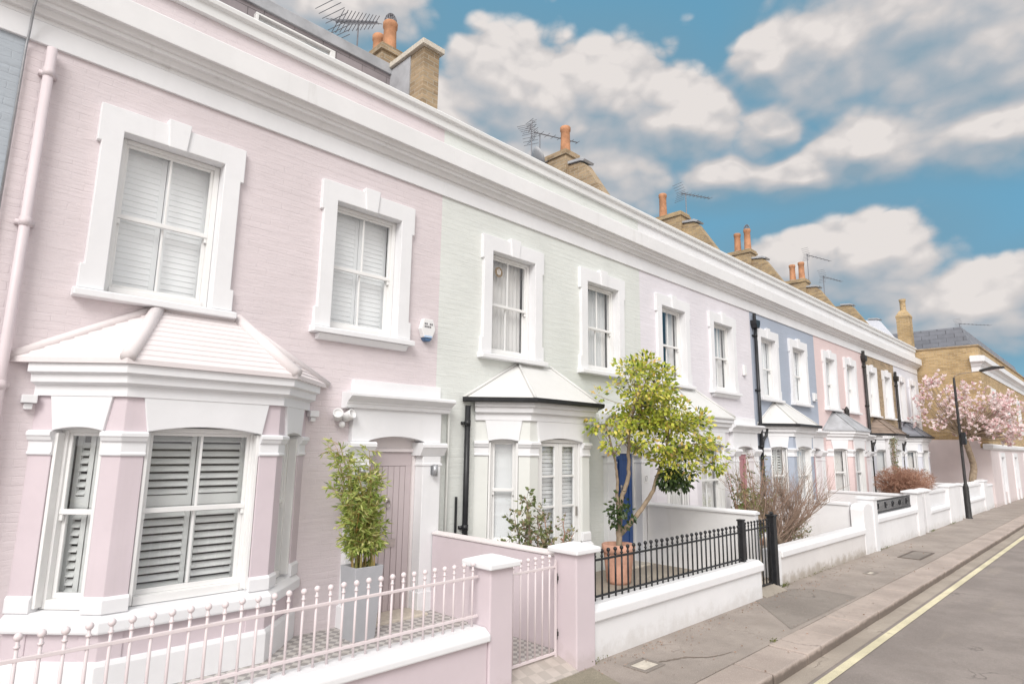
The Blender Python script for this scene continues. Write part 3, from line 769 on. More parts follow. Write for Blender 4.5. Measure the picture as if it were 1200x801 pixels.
# green house: downpipe from the gutter, window disc
downpipe(h2, 5.80, .1, 2.80, M['black'], r=.042, y=Y0-.07)
d = MB(); d.tube([(5.30,Y0-.05,2.72),(5.46,Y0-.05,2.72),(5.46,Y0-.05,.12)], .022, 8); d.build('waste_pipe', M['green'], h2, smooth=True)
d = MB(); d.tube([(5.66,Y0-.03,1.02),(5.66,Y0-.03,1.52)], .018, 8); d.build('pipe_stub', M['black'], h2)
# blue / rose / brown downpipes
downpipe(h4, 15.76, .4, 5.48, M['black'], r=.043, hopper=True)
d = MB(); d.tube([(16.0,Y0-.15,2.86),(15.98,Y0-.12,2.62),(15.84,Y0-.09,2.5),(15.80,Y0-.08,2.3)], .035, 10); d.build('gutter_elbow', M['black'], h4, smooth=True)
downpipe(h5, 25.16, .4, 5.62, M['dark_iron'], r=.055, hopper=True)
downpipe(h6, 29.45, .4, 5.25, M['dark_iron'], r=.05, hopper=True)
for hh, xx in ((h6,25.45),(h7,29.72)):
    d = MB(); d.tube([(xx,Y0-.16,2.87),(xx+.02,Y0-.13,2.62),(xx-.14,Y0-.10,2.48),(xx-.18,Y0-.09,2.25)], .045, 10); d.build('gutter_elbow', M['dark_iron'], hh, smooth=True)
# end gable of the white house
g = MB(); g.box(33.6,33.68,Y0,12.0,-.1,7.0); g.build('gable_wall', M['white_brick'], h7)

# ------------------------------------------------------------------ the far corner building (next terrace, built up to the pavement)
t2 = thing('corner_house', (34,4.4,0), 'yellow brick corner building behind the magnolia with pale pink ground floor', 'building')
X2, Y2 = 33.75, 4.42
wins2 = [X2+3.0+4.4*k for k in range(5)]
b = MB(); wall_holes(b, X2, X2+24, 2.5, 7.0, Y2, Y2+.3, [(x-.48,x+.48,3.37,5.13) for x in wins2]); b.box(X2, X2+.3, Y2+.3, 12, 2.5, 7.0); b.box(X2+.3,X2+24,11.8,12,-.1,7); b.box(X2+23.7,X2+24,Y2+.3,11.8,-.1,7)
b.build('brick_wall', M['brick_yellow'], t2)
b = MB(); wall_holes(b, X2-.03, X2+24, -.1, 2.5, Y2-.03, Y2+.3, [(x-.53,x+.53,.52,2.13) for x in wins2]); b.box(X2-.03, X2+.3, Y2+.3, 12, -.1, 2.85)
b.build('rendered_wall', paint('pale_pink_white_render', (.72,.64,.635), dirt=.1, splash=.3), t2)
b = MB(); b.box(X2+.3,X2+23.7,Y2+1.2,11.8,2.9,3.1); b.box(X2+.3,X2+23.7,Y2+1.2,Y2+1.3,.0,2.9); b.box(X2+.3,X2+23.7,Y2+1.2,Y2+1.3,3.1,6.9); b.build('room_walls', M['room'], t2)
b = MB(); b.sweep([(X2,Y2+.30),(X2,Y2),(X2+24,Y2)], [(-.02,5.85),(.03,5.85),(.03,6.05),(.10,6.14),(.11,6.18),(.20,6.26),(.24,6.28),(.24,6.52),(.0,6.58),(-.02,6.58)]); b.build('cornice', M['white'], t2, bevel=.004)
b = MB(); b.sweep([(X2,12),(X2,Y2),(X2+24,Y2)], [(-.32,7.0),(.05,7.0),(.05,7.07),(-.32,7.09)]); b.build('coping', M['brick'], t2)
b = MB(); b.box(X2+.6,X2+23.6,Y2+.3,12,6.5,6.98); b.prism([(Y2+.55,6.98),(Y2+1.0,8.5),(Y2+5.2,8.5),(Y2+6.6,6.98)], 'x', X2+3.3, X2+23); b.build('mansard_roof', M['slate'], t2)
for x in wins2:
    b = MB(); I = Matrix.Identity(4)
    for (z0,z1,hw) in ((3.4,5.1,.45),(.55,2.1,.5)):
        o = MB(); o.box(x-hw-.0,x-hw+.07,Y2+.1,Y2+.2,z0,z1); o.box(x+hw-.07,x+hw,Y2+.1,Y2+.2,z0,z1); o.box(x-hw+.07,x+hw-.07,Y2+.1,Y2+.2,z1-.06,z1); o.box(x-hw+.07,x+hw-.07,Y2+.08,Y2+.2,z0,z0+.09); o.box(x-hw+.07,x+hw-.07,Y2+.11,Y2+.18,(z0+z1)/2-.03,(z0+z1)/2+.03)
        if z0 > 3:
            o.plate([[(x-hw-.16,z0-.08),(x-hw,z0-.08),(x-hw,z1+.0),(x-hw,z1+.2),(x-hw-.16,z1+.2)],[(x+hw,z0-.08),(x+hw+.16,z0-.08),(x+hw+.16,z1+.2),(x+hw,z1+.2),(x+hw,z1)],[(x-hw,z1),(x+hw,z1),(x+hw,z1+.2),(x-hw,z1+.2)]], Y2-.05, Y2+.08)
        else:
            o.plate([[(x-hw-.22,0),(x-hw,0),(x-hw,2.1),(x-hw,2.3),(x-hw-.22,2.3)],[(x+hw,0),(x+hw+.22,0),(x+hw+.22,2.3),(x+hw,2.3),(x+hw,2.1)],[(x-hw,2.1),(x+hw,2.1),(x+hw,2.3),(x-hw,2.3)]], Y2-.09, Y2+.07)
        wo = o.build('window', M['white'], t2, bevel=.005)
        o = MB(); o.box(x-hw+.07,x+hw-.07,Y2+.15,Y2+.155,z0+.09,z1-.06); o.build('pane', M['glass'], wo)
        o = MB(); o.box(x-hw+.07,x+hw-.07,Y2+.26,Y2+.27,z0+.05,z1-.03); o.build('blind', M['blind'], wo)
b = MB(); b.sweep([(X2-.03,Y2+.2),(X2-.03,Y2-.03),(X2+24,Y2-.03)], [(-.02,2.42),(.05,2.42),(.12,2.5),(.13,2.62),(.0,2.68),(-.02,2.68)]); b.build('string_course', M['white'], t2, bevel=.004)
# tall chimney with a tapered neck, above the junction
cm = MB(); cm.box(33.95,34.50,6.95,7.50,6.6,8.72); cm.add([(33.93,6.93,8.72),(34.52,6.93,8.72),(34.52,7.52,8.72),(33.93,7.52,8.72),(33.93,6.93,8.82),(34.52,6.93,8.82),(34.52,7.52,8.82),(33.93,7.52,8.82),(34.08,7.08,9.1),(34.37,7.08,9.1),(34.37,7.37,9.1),(34.08,7.37,9.1)],
    [(3,2,1,0),(0,1,5,4),(1,2,6,5),(2,3,7,6),(3,0,4,7),(4,5,9,8),(5,6,10,9),(6,7,11,10),(7,4,8,11),(8,9,10,11)])
co = cm.build('chimney', M['brick_yellow'], t2)
cm = MB(); cm.lathe([(.15,9.09),(.13,9.15),(.125,9.55),(.15,9.6),(.15,9.68),(.11,9.68),(.10,9.5)], 34.225, 7.225, 16); cm.build('chimney_pot', M['brick_yellow'], co, smooth=True)

# ------------------------------------------------------------------ ground
o = MB(); o.box(-60,220,-40,-2.95,-.16,.0)
struct(o.build('far_pavement', M['pavement']))
o = MB(); o.add([(-400,-400,-.17),(400,-400,-.17),(400,400,-.17),(-400,400,-.17)], [(0,1,2,3)]); struct(o.build('ground', M['concrete']))
o = MB(); o.add([(-60,-2.95,-.11),(220,-2.95,-.11),(220,2.80,-.11),(-60,2.80,-.11)], [(0,1,2,3)]); struct(o.build('road', M['road']))
o = MB(); o.add([(-60,2.60,-.106),(220,2.58,-.106),(220,2.80,-.106),(-60,2.80,-.106)], [(0,1,2,3)]); struct(o.build('road_gutter', M['gutter_strip']))
o = MB(); o.add([(-60,2.46,-.102),(220,2.42,-.102),(220,2.52,-.102),(-60,2.56,-.102)], [(0,1,2,3)]); struct(o.build('yellow_line', M['yellow']))
o = MB(); o.box(-60,220,3.235,4.6,-.16,0.0); struct(o.build('pavement', M['pavement']))
k = MB(); x = -12.0; rk = random.Random(3)
while x < 70:
    L = .86+rk.uniform(-.06,.10); dz = rk.uniform(-.006,.004); dy = rk.uniform(-.006,.006)
    k.box(x+.011, x+L-.011, 2.80+dy, 3.228, -.16, .006+dz); x += L
ko = k.build('kerb', M['kerb'], bevel=.014); struct(ko)
k = MB(); k.box(-60,-12,2.8,3.233,-.16,.0); k.box(70,220,2.8,3.233,-.16,.0); k.box(-12,70,2.815,3.22,-.16,-.012); struct(k.build('kerb_bed', M['soil']))
# tarmac repairs, at pavement level
o = MB(); o.add([(8.3,3.30,.004),(10.9,3.28,.004),(11.0,3.95,.004),(10.45,4.38,.004),(9.6,4.38,.004)], [(0,1,2,3,4)]); struct(o.build('tarmac_repair', M['patch']))
o = MB(); o.add([(4.1,3.25,.004),(5.05,3.24,.004),(5.35,4.16,.004),(4.3,4.18,.004)], [(0,1,2,3)]); struct(o.build('tarmac_repair', asphalt('mossy_tarmac', (.27,.245,.19), patch=.3)))
# ragged open crack in the tarmac
rc = random.Random(4); cl = [(5.6,3.83),(5.95,3.80),(6.12,3.74),(6.27,3.70),(6.38,3.65),(6.45,3.58),(6.54,3.50),(6.70,3.45),(6.95,3.38)]
pts = spline_pts = [(x+ (rc.uniform(-.012,.012)), y+rc.uniform(-.010,.010)) for i in range(len(cl)-1) for k in range(5) for x,y in [(cl[i][0]+(cl[i+1][0]-cl[i][0])*k/5, cl[i][1]+(cl[i+1][1]-cl[i][1])*k/5)]]
o = MB(); vs = []
for i,(x,y) in enumerate(pts):
    wd_ = (.003+.014*math.sin(math.pi*i/(len(pts)-1)))*rc.uniform(.6,1.3)
    vs += [(x-wd_*.4,y-wd_,.004),(x+wd_*.4,y+wd_,.004)]
o.add(vs, [(2*i,2*i+2,2*i+3,2*i+1) for i in range(len(pts)-1)]); struct(o.build('pavement_crack', asphalt('crack_dirt', (.225,.185,.155), patch=.3)))
# yards
o = MB(); o.box(-4.6,3.86,4.28,Y0,-.1,YARD); o.box(3.86,5.2,4.5,Y0,-.1,YARD+.001); struct(o.build('front_yard', M['pathtile']))
o = MB(); o.box(5.34,10.35,4.5,Y0,-.1,YARD); struct(o.build('front_yard', M['concrete']))
o = MB(); o.box(10.47,33.7,4.55,Y0,-.1,YARD+.002); struct(o.build('front_yard', M['concrete']))
o = MB(); o.prism([(4.16,-.05),(4.16,.012),(4.52,YARD+.004),(4.52,-.05)], 'x', 4.24, 5.14); struct(o.build('path_threshold', M['pathtile_pale']))
o = MB(); o.prism([(4.2,-.05),(4.2,.012),(4.52,YARD+.004),(4.52,-.05)], 'x', 9.72, 10.5); struct(o.build('path_threshold', M['concrete']))
# covers
def cover(x0,x1,y0,y1,label,cat,mf,mp,name):
    t = thing(name, ((x0+x1)/2,(y0+y1)/2,0), label, cat)
    f = MB(); f.box(x0,x1,y0,y0+.05,-.02,.012); f.box(x0,x1,y1-.05,y1,-.02,.012); f.box(x0,x0+.05,y0+.05,y1-.05,-.02,.012); f.box(x1-.05,x1,y0+.05,y1-.05,-.02,.012); f.build('frame', mf, t, bevel=.003)
    p = MB(); p.box(x0+.054,x1-.054,y0+.054,y1-.054,-.02,.009)
    p.build('lid', mp, t, bevel=.003)
cover(5.62,5.98,3.69,3.97,'small pale square cover set in the pavement before the second pillar','cover',M['patch'],M['palestone'],'stopcock_cover')
cover(15.6,16.9,3.42,3.85,'dark framed rectangular manhole cover in the pavement by the kerb','cover',M['ironcover'],M['patch'],'manhole_cover')
cover(13.0,13.32,3.62,3.80,'tiny pale plate in the middle of the pavement','cover',M['patch'],M['palestone'],'water_meter_cover')

# ------------------------------------------------------------------ garden walls
def coped(t, x0, x1, y0, y1, h, m, cm, proj=.045, th=.14, low=-.1):
    w = MB(); w.box(x0,x1,y0,y1,low,h-th); wo = w.build('wall', m, t, bevel=.012)
    c = MB(); c.prism([(y0-proj,h-th+.002),(y1+.03,h-th+.002),(y1+.03,h-.025),(y1-.06,h),(y0+.03,h),(y0-proj,h-.05)], 'x', x0-.0, x1+.0); c.build('coping', cm, t, bevel=.014)
def pier(t, x0, x1, y0, y1, h, m, cm, cap=True, ov=.05):
    p = MB(); p.box(x0,x1,y0,y1,-.1,h); po = p.build('pier', m, t, bevel=.012)
    if cap:
        c = MB(); cx,cy = (x0+x1)/2,(y0+y1)/2
        c.add([(x0-ov,y0-ov,h+.002),(x1+ov,y0-ov,h+.002),(x1+ov,y1+ov,h+.002),(x0-ov,y1+ov,h+.002),(x0-ov,y0-ov,h+.055),(x1+ov,y0-ov,h+.055),(x1+ov,y1+ov,h+.055),(x0-ov,y1+ov,h+.055),(cx-.05,cy-.05,h+.10),(cx+.05,cy-.05,h+.10),(cx+.05,cy+.05,h+.10),(cx-.05,cy+.05,h+.10)],
              [(3,2,1,0),(0,1,5,4),(1,2,6,5),(2,3,7,6),(3,0,4,7),(4,5,9,8),(5,6,10,9),(6,7,11,10),(7,4,8,11),(8,9,10,11)])
        c.build('pier_cap', cm, po, bevel=.012)
    return po
GW = 'front garden walls along the pavement'
w = thing('garden_wall', (0,4.35,0), 'low pink garden wall with white coping and capped pillar under pink railings', 'wall', GW)
coped(w, -4.6, 3.938, 4.22, 4.46, .63, M['pink'], M['white'], th=.11)
pier(w, 3.94, 4.23, 4.20, 4.50, 1.12, M['pink'], M['white'])
p2 = thing('gate_pillar', (5.3,4.35,0), 'square pink pillar with white cap between pink gate and black railings', 'pillar')
pier(p2, 5.14, 5.45, 4.19, 4.50, 1.12, M['pink'], M['white'])
dv = thing('garden_wall', (5.27,5.6,0), 'pink dividing wall running from the plank door frame to the gate pillar', 'wall', 'dividing walls between front gardens')
d = MB(); d.box(5.20,5.33,4.502,Y0-.11,-.1,1.06); d.build('wall', M['pink'], dv, bevel=.012)
d = MB(); d.prism([(5.185,1.062),(5.345,1.062),(5.345,1.085),(5.265,1.11),(5.185,1.085)], 'y', 4.503, Y0-.112); d.build('coping', M['pink_tile'], dv, bevel=.006)
w = thing('garden_wall', (7.6,4.35,0), 'white garden wall carrying the black railings with thick moulded coping', 'wall', GW)
coped(w, 5.46, 9.70, 4.25, 4.50, .555, M['garden_white'], M['white_grimy'], th=.155, proj=.045)
w = thing('garden_wall', (10.4,5.6,0), 'white dividing wall behind the black railings, beside the blue door', 'wall', 'dividing walls between front gardens')
d = MB(); d.box(10.34,10.49,4.60,Y0-.11,-.1,1.15); d.build('wall', M['white_grimy'], w, bevel=.01)
d = MB(); d.prism([(10.31,1.152),(10.52,1.152),(10.52,1.19),(10.415,1.22),(10.31,1.19)], 'y', 4.58, Y0-.112); d.build('coping', M['white'], w, bevel=.008)
w = thing('garden_wall', (13,4.5,0), 'stained white garden wall in front of the bare brown shrub', 'wall', GW)
coped(w, 10.80, 15.42, 4.40, 4.64, .60, M['garden_old'], M['garden_white'], th=.15)
pier(w, 10.66, 10.798, 4.38, 4.66, .58, M['garden_white'], M['white'], cap=False)
w = thing('gate_pillar', (15.7,4.5,0), 'broad white pillar with rounded top at the end of the stained wall', 'pillar')
pz = MB(); n_ = 8
pz.plate([[(15.43,-.1),(16.12,-.1),(16.12,.95)]+[(15.775+.345*math.cos(math.pi*k/n_), .95+.13*math.sin(math.pi*k/n_)) for k in range(1,n_)]+[(15.43,.95)]], 4.39, 4.66); pz.build('pier', M['garden_white'], w, bevel=.012)
pz = MB(); pz.box(15.95,16.2,4.37,4.375,.1,.11); pz.box(16.125,16.38,4.36,4.70,-.1,1.14); pz.box(16.10,16.41,4.33,4.73,1.142,1.20); pz.build('gate_post', M['white'], w, bevel=.01)
w = thing('garden_wall', (18.2,4.5,0), 'white garden wall with short ornate black railing on top', 'wall', GW)
coped(w, 16.40, 20.10, 4.40, 4.64, .76, M['garden_white'], M['white'], th=.15)
pier(w, 20.105, 20.75, 4.36, 4.68, 1.12, M['garden_white'], M['white'])
w = thing('garden_wall', (23,4.5,0), 'white panelled garden wall left of the lamp post', 'wall', GW)
coped(w, 21.75, 24.40, 4.42, 4.64, .62, M['garden_white'], M['white'], th=.14)
pier(w, 21.15, 21.74, 4.38, 4.66, 1.12, M['garden_white'], M['white']); pier(w, 24.41, 26.2, 4.38, 4.66, 1.14, M['garden_white'], M['white'], ov=.03)
d = MB(); d.box(21.75,24.40,4.50,4.60,.622,1.02); d.box(21.75,24.40,4.46,4.62,1.022,1.10); d.build('upper_panel', M['white'], w, bevel=.01)
w = thing('garden_wall', (29,4.5,0), 'white garden wall right of the lamp post, below the magnolia', 'wall', GW)
coped(w, 27.3, 31.2, 4.45, 4.66, .60, M['garden_white'], M['white'], th=.14)
pier(w, 31.21, 32.0, 4.40, 4.68, 1.12, M['garden_white'], M['white'], ov=.03); pier(w, 26.9, 27.29, 4.42, 4.68, 1.10, M['garden_white'], M['white'], ov=.03)
d = MB(); d.box(27.3,31.2,4.53,4.62,.602,1.0); d.box(27.3,31.2,4.49,4.64,1.002,1.08); d.build('upper_panel', M['white'], w, bevel=.01)
d = MB()
for k in range(9): d.box(27.45+k*.42,27.63+k*.42,4.52,4.62,1.082,1.17)
d.build('crenel', M['white'], w, bevel=.012)
w = thing('garden_wall', (33,4.5,0), 'plain pale wall joining the garden wall to the corner building', 'wall', GW)
coped(w, 32.01, 33.70, 4.46, 4.68, 1.0, M['garden_white'], M['white'], th=.1, proj=.03)
for xx, lab in ((15.58,'white dividing wall between lilac and soft blue gardens'),(20.24,'white dividing wall between soft blue and rose pink gardens'),(25.3,'white dividing wall between rose pink and brown brick gardens'),(29.5,'white dividing wall left of the magnolia')):
    w = thing('garden_wall', (xx,5.7,0), lab, 'wall', 'dividing walls between front gardens')
    d = MB(); d.box(xx-.07,xx+.07,4.70,Y0-.02,-.1,1.02); d.build('wall', M['garden_white'], w, bevel=.01)
    d = MB(); d.box(xx-.1,xx+.1,4.69,Y0-.03,1.022,1.09); d.build('coping', M['white'], w, bevel=.01)

# ------------------------------------------------------------------ railings and gates
def knob_bar(mb, x, y, z0, z1, r, kr):
    mb.tube([(x,y,z0),(x,y,z1-kr*1.6)], r, 7)
    mb.tube([(x,y,z1-kr*3.6),(x,y,z1-kr*3.0)], r*1.55, 8)
    mb.ball((x,y,z1-kr), kr, 10, 7)
def railing(label, x0, x1, n, y, z0, z1, zr, zb, r, kr, m, group=None, sq=.016, rear=0):
    t = thing('metal_railing', ((x0+x1)/2,y,z0), label, 'railing', group)
    for z in (zr,zb):
        b = MB(); b.box(x0-.06,x1+.06,y-.012,y+.012,z-.011,z+.011); b.build('rail', m, t, bevel=.003)
    first = None
    for k in range(n):
        x = x0+(x1-x0)*k/(n-1)
        if first is None:
            b = MB(); knob_bar(b, x, y, z0, z1, r, kr); first = b.build('bar', m, t, smooth=True); fx = x
        else:
            o = first.copy(); col.objects.link(o); o.parent = t; o.location.x = first.location.x + (x-fx) + random.uniform(-.004,.004); o.location.y = random.uniform(-.002,.002); o.location.z = random.uniform(-.004,.004)
    return t
railing('pink metal railing with ball tops on the low pink wall', -1.24, 3.85, 48, 4.34, .62, 1.185, 1.05, .715, .0100, .0225, M['pink_metal'])
bl = railing('black metal railing with ball tops on the white wall', 5.56, 9.22, 30, 4.37, .552, 1.10, .985, .60, .0115, .024, M['black'])
b = MB(); b.box(9.30,9.385,4.335,4.415,.552,1.15); b.box(9.29,9.395,4.325,4.425,1.15,1.175); b.build('end_post', M['black'], bl, bevel=.004)
b = MB()
b.box(5.56,9.22,4.56,4.575,.70,.72)
# gates
def gate(label, x0, x1, y, z0, z1, n, m, r, kr, hinge):
    t = thing('metal_gate', ((x0+x1)/2,y,z0), label, 'gate')
    b = MB(); b.box(x0,x0+.022,y-.011,y+.011,z0,z1-.06); b.box(x1-.022,x1,y-.011,y+.011,z0,z1-.06)
    b.box(x0+.022,x1-.022,y-.010,y+.010,z1-.14,z1-.118); b.box(x0+.022,x1-.022,y-.010,y+.010,z0+.03,z0+.055)
    b.build('gate_frame', m, t, bevel=.002)
    for k in range(n):
        x = x0+(x1-x0)*(k+1)/(n+1)
        b = MB(); knob_bar(b, x, y, z0+.04, z1, r, kr); b.build('bar', m, t, smooth=True)
    hx = x1 if hinge > 0 else x0
    for z in (z0+.22, z1-.25):
        b = MB(); b.tube([(hx+.004*hinge,y,z-.05),(hx+.004*hinge,y,z+.05)], .013, 8); b.box(min(hx,hx+.03*hinge),max(hx,hx+.03*hinge),y-.008,y+.008,z-.02,z+.02); b.build('hinge', M['dark_iron'], t)
    return t
gate('pink metal garden gate between the two pink pillars', 4.25, 5.11, 4.44, .09, 1.11, 7, M['pink_metal'], .0095, .022, 1)
gate('black metal garden gate in front of the blue door path', 9.42, 10.44, 4.40, .06, 1.12, 8, M['black'], .011, .020, 1)
g = thing('gate_post', (10.52,4.4,0), 'thick black iron post at the right of the black gate', 'post')
b = MB(); b.box(10.47,10.59,4.34,4.46,-.05,1.14); b.build('shaft', M['black'], g, bevel=.006)
b = MB(); b.box(10.455,10.605,4.325,4.475,1.141,1.17); b.ball((10.53,4.40,1.19),.03); b.build('cap', M['black'], g, bevel=.004)
# ornate short railing
t = thing('metal_railing', (18.2,4.5,.75), 'short ornate black railing on the further white wall', 'railing')
for z in (.80,1.06):
    b = MB(); b.box(16.42,20.08,4.505,4.53,z-.012,z+.012); b.build('rail', M['black'], t)
for k in range(40):
    b = MB(); x = 16.5+k*.0905; b.tube([(x,4.517,.755),(x,4.517,1.09)], .009, 6); b.build('bar', M['black'], t)
for k in range(5):
    b = MB(); x = 16.95+k*.66
    b.tube([(x+.09*math.cos(a*.45)*(1-a*.035),4.50,.93+.09*math.sin(a*.45)*(1-a*.035)) for a in range(18)], .014, 6); b.build('scroll', M['black'], t, smooth=True)
t = thing('metal_gate', (21.0,4.5,0), 'narrow dark iron gate seen edge-on in the white wall', 'gate')
b = MB(); b.box(20.77,20.81,4.48,4.53,.08,1.08); b.box(21.09,21.13,4.48,4.53,.08,1.08); b.box(20.81,21.09,4.49,4.52,1.02,1.06); b.box(20.81,21.09,4.49,4.52,.12,.16); b.build('gate_frame', M['dark_iron'], t)
for z in (.30,.86):
    b = MB(); b.box(20.90,21.0,4.44,4.475,z-.05,z+.05); b.box(20.80,21.1,4.476,4.489,z-.02,z+.02); b.build('latch', M['dark_iron'], t)

# ------------------------------------------------------------------ things fixed to the houses
t = thing('alarm_box', (5.05,Y0,3.8), 'white and blue hexagonal burglar alarm box on pink wall', 'alarm')
AX, AZ, K = 5.03, 3.81, 1.42
def ab(x0,x1,y0,y1,z0,z1): b.box(AX+x0*K, AX+x1*K, Y0-y0, Y0-y1, AZ+z0*K, AZ+z1*K)
b = MB(); hexp = [(-.085,.0),(-.05,-.085),(.05,-.085),(.085,.0),(.055,.10),(-.055,.10)]
b.prism([(AX+p[0]*K,AZ+p[1]*K) for p in hexp], 'y', Y0-.085, Y0-.002); b.build('casing', M['plastic'], t, bevel=.008)
b = MB(); b.prism([(AX-.05*K,AZ-.088*K),(AX-.025*K,AZ-.118*K),(AX+.025*K,AZ-.118*K),(AX+.05*K,AZ-.088*K)], 'y', Y0-.082, Y0-.002); b.build('strobe', M['plastic_blue'], t, bevel=.004)
b = MB(); ab(-.046,.046,.089,.0852,-.083,-.066); b.build('stripe', plain('pale_blue_print', (.45,.60,.80), .5, var=.03), t)
b = MB()
for r_,zz in enumerate((.040,.012)):
    for k in range(5):
        if (k*3+r_)%7 == 6: continue
        ab(-.048+k*.0205,-.033+k*.0205,.0875,.0852,zz,zz+.019)
b.build('lettering', M['print'], t)
t = thing('security_light', (3.78,Y0,2.55), 'white twin security light with sensor beside pink entablature', 'light')
b = MB(); b.box(3.74,3.86,Y0-.05,Y0-.002,2.50,2.60); b.build('bracket', M['plastic'], t, bevel=.006)
for sx,az in ((3.72,-.5),(3.86,.35)):
    Mx = Matrix.Translation((sx,Y0-.10,2.56)) @ Matrix.Rotation(az,4,'Z') @ Matrix.Rotation(R(68),4,'X')
    b = MB(Mx); b.lathe([(.001,-.07),(.045,-.07),(.055,-.05),(.06,.05),(.062,.075),(.05,.075),(.048,.06),(.001,.06)],0,0,16); b.build('lamp_head', M['plastic'], t, smooth=True)
b = MB(); b.ball((3.79,Y0-.085,2.455),.04,12,8); b.build('sensor', M['plastic'], t, smooth=True)
for xx,lab in ((5.17,'grey up-down wall light on right pilaster of the plank door'),(4.06,'grey up-down wall light half hidden by the bamboo')):
    t = thing('wall_light', (xx,Y0-.1,1.9), lab, 'light', 'wall lights beside the plank door')
    b = MB(); b.box(xx-.035,xx+.035,Y0-.118,Y0-.1005,1.84,1.95); b.build('back_plate', M['grey_metal'], t, bevel=.004)
    b = MB(); b.lathe([(.030,1.82),(.036,1.82),(.036,1.97),(.030,1.97),(.028,1.95),(.028,1.84),(.030,1.82)], xx, Y0-.16, 16); b.build('shade', M['grey_metal'], t, smooth=True)
t = thing('house_number_plate', (10.34,Y0-.1,1.66), 'small white number plate on pilaster beside the blue door', 'plate')
b = MB(); b.box(10.28,10.40,Y0-.108,Y0-.1003,1.58,1.74); b.build('plate', M['plastic'], t, bevel=.002)
b = MB(); b.box(10.305,10.315,Y0-.1105,Y0-.1082,1.61,1.71); b.box(10.335,10.375,Y0-.1105,Y0-.1082,1.70,1.71); b.tube([(10.371,Y0-.109,1.70),(10.35,Y0-.109,1.61)], .005, 5); b.build('numeral', M['print'], t)
t = thing('window_disc', (6.55,Y0,5.0), 'round brown emblem stuck inside the green upper left window', 'emblem')
b = MB(); b.lathe([(.001,0),(.075,0),(.085,.004),(.085,.01),(.001,.01)],0,0,24); b.v = [(6.55+v[0],Y0+.135-v[2],5.0+v[1]) for v in b.v]; b.build('disc', M['gold'], t)
b = MB(); b.tube([(6.55,Y0+.122,4.95),(6.55,Y0+.122,5.05)],.009,6); b.tube([(6.525,Y0+.122,4.96),(6.515,Y0+.122,5.03)],.008,6); b.tube([(6.575,Y0+.122,4.96),(6.585,Y0+.122,5.03)],.008,6); b.build('motif', M['curtain'], t)
t = thing('alarm_box', (15.0,Y0,4.3), 'small cream alarm box on lilac wall beside its right upper window', 'alarm')
b = MB(); b.box(15.0,15.14,Y0-.07,Y0-.002,4.10,4.36); b.build('casing', M['plastic'], t, bevel=.01); b = MB(); b.box(15.02,15.12,Y0-.074,Y0-.0705,4.12,4.16); b.build('strobe', M['curtain'], t)
t = thing('alarm_box', (19.95,Y0,3.8), 'pale alarm box at the right edge of the soft blue wall', 'alarm')
b = MB(); b.box(19.78,20.0,Y0-.08,Y0-.002,3.75,4.0); b.build('casing', M['plastic'], t, bevel=.012); b = MB(); b.box(19.80,19.98,Y0-.084,Y0-.0805,3.77,3.81); b.build('strobe', M['lens'], t)
t = thing('wall_lantern', (22.6,Y0,3.6), 'small dark lantern on rose pink wall between upper windows', 'light')
b = MB(); b.box(22.53,22.57,Y0-.10,Y0-.002,3.62,3.66); b.build('bracket', M['dark_iron'], t)
b = MB(); b.lathe([(.02,3.38),(.07,3.40),(.08,3.62),(.03,3.72),(.005,3.74)],22.55,Y0-.13,10); b.build('lamp_shade', M['dark_iron'], t)

# aerials and dish
def yagi(name, label, base, top, boom0, boom1, ne, el, fan=False):
    t = thing(name, base, label, 'aerial', 'television aerials on the roofs')
    b = MB(); b.tube([base, top], .014, 6); b.build('mast', M['aerial'], t)
    d = (Vector(boom1)-Vector(boom0)).normalized(); s = d.cross(Vector((0,0,1))).normalized(); up = s.cross(d)
    b = MB(); b.tube([boom0, boom1], .013, 6)
    for k in range(ne):
        p = Vector(boom0).lerp(Vector(boom1), k/(ne-1)); l = el*(1-.45*k/ne)
        if fan:
            for q in (s*l+up*l*.55, s*l-up*l*.55): b.tube([p-q, p+q], .006, 5)
            b.tube([p-s*.03,p+s*.03],.02,5)
        else: b.tube([p-s*l, p+s*l], .006, 5)
    b.build('boom', M['aerial'], t)
    r = MB(); p = Vector(boom0)
    for k in range(4): r.tube([p+up*(.05+.07*k)-s*el*1.2-d*.04*k, p+up*(.05+.07*k)+s*el*1.2-d*.04*k], .006, 5); r.tube([p-up*(.05+.07*k)-s*el*1.2-d*.04*k, p-up*(.05+.07*k)+s*el*1.2-d*.04*k], .006, 5)
    r.build('reflector', M['aerial'], t)
yagi('television_aerial', 'large bushy television aerial above the pink house roof', (4.43,8.1,8.40), (4.43,8.1,8.98), (4.02,8.0,8.70), (4.80,8.2,9.22), 11, .20, True)
yagi('television_aerial', 'thin television aerial pointing right behind the green house chimney', (10.30,9.5,9.0), (10.30,9.5,9.85), (10.1,9.5,9.83), (11.4,9.2,9.95), 8, .14)
yagi('television_aerial', 'small folded television aerial left of the green house chimney pot', (10.0,9.5,8.7), (10.0,9.5,10.0), (9.9,9.5,9.75), (10.15,9.6,10.2), 6, .16)
yagi('television_aerial', 'television aerial beside the single pot above the lilac house', (15.95,8.7,8.7), (15.95,8.7,9.85), (15.75,8.75,9.82), (17.1,8.5,10.0), 9, .15)
yagi('television_aerial', 'upper television aerial above the rose pink house chimney', (25.6,8.6,8.7), (25.6,8.6,10.25), (25.55,8.6,10.2), (27.4,8.3,10.3), 7, .12)
yagi('television_aerial', 'lower television aerial right of the rose pink house chimney', (26.1,8.2,8.0), (26.1,8.2,9.35), (26.05,8.2,9.3), (27.7,8.0,9.4), 7, .12)
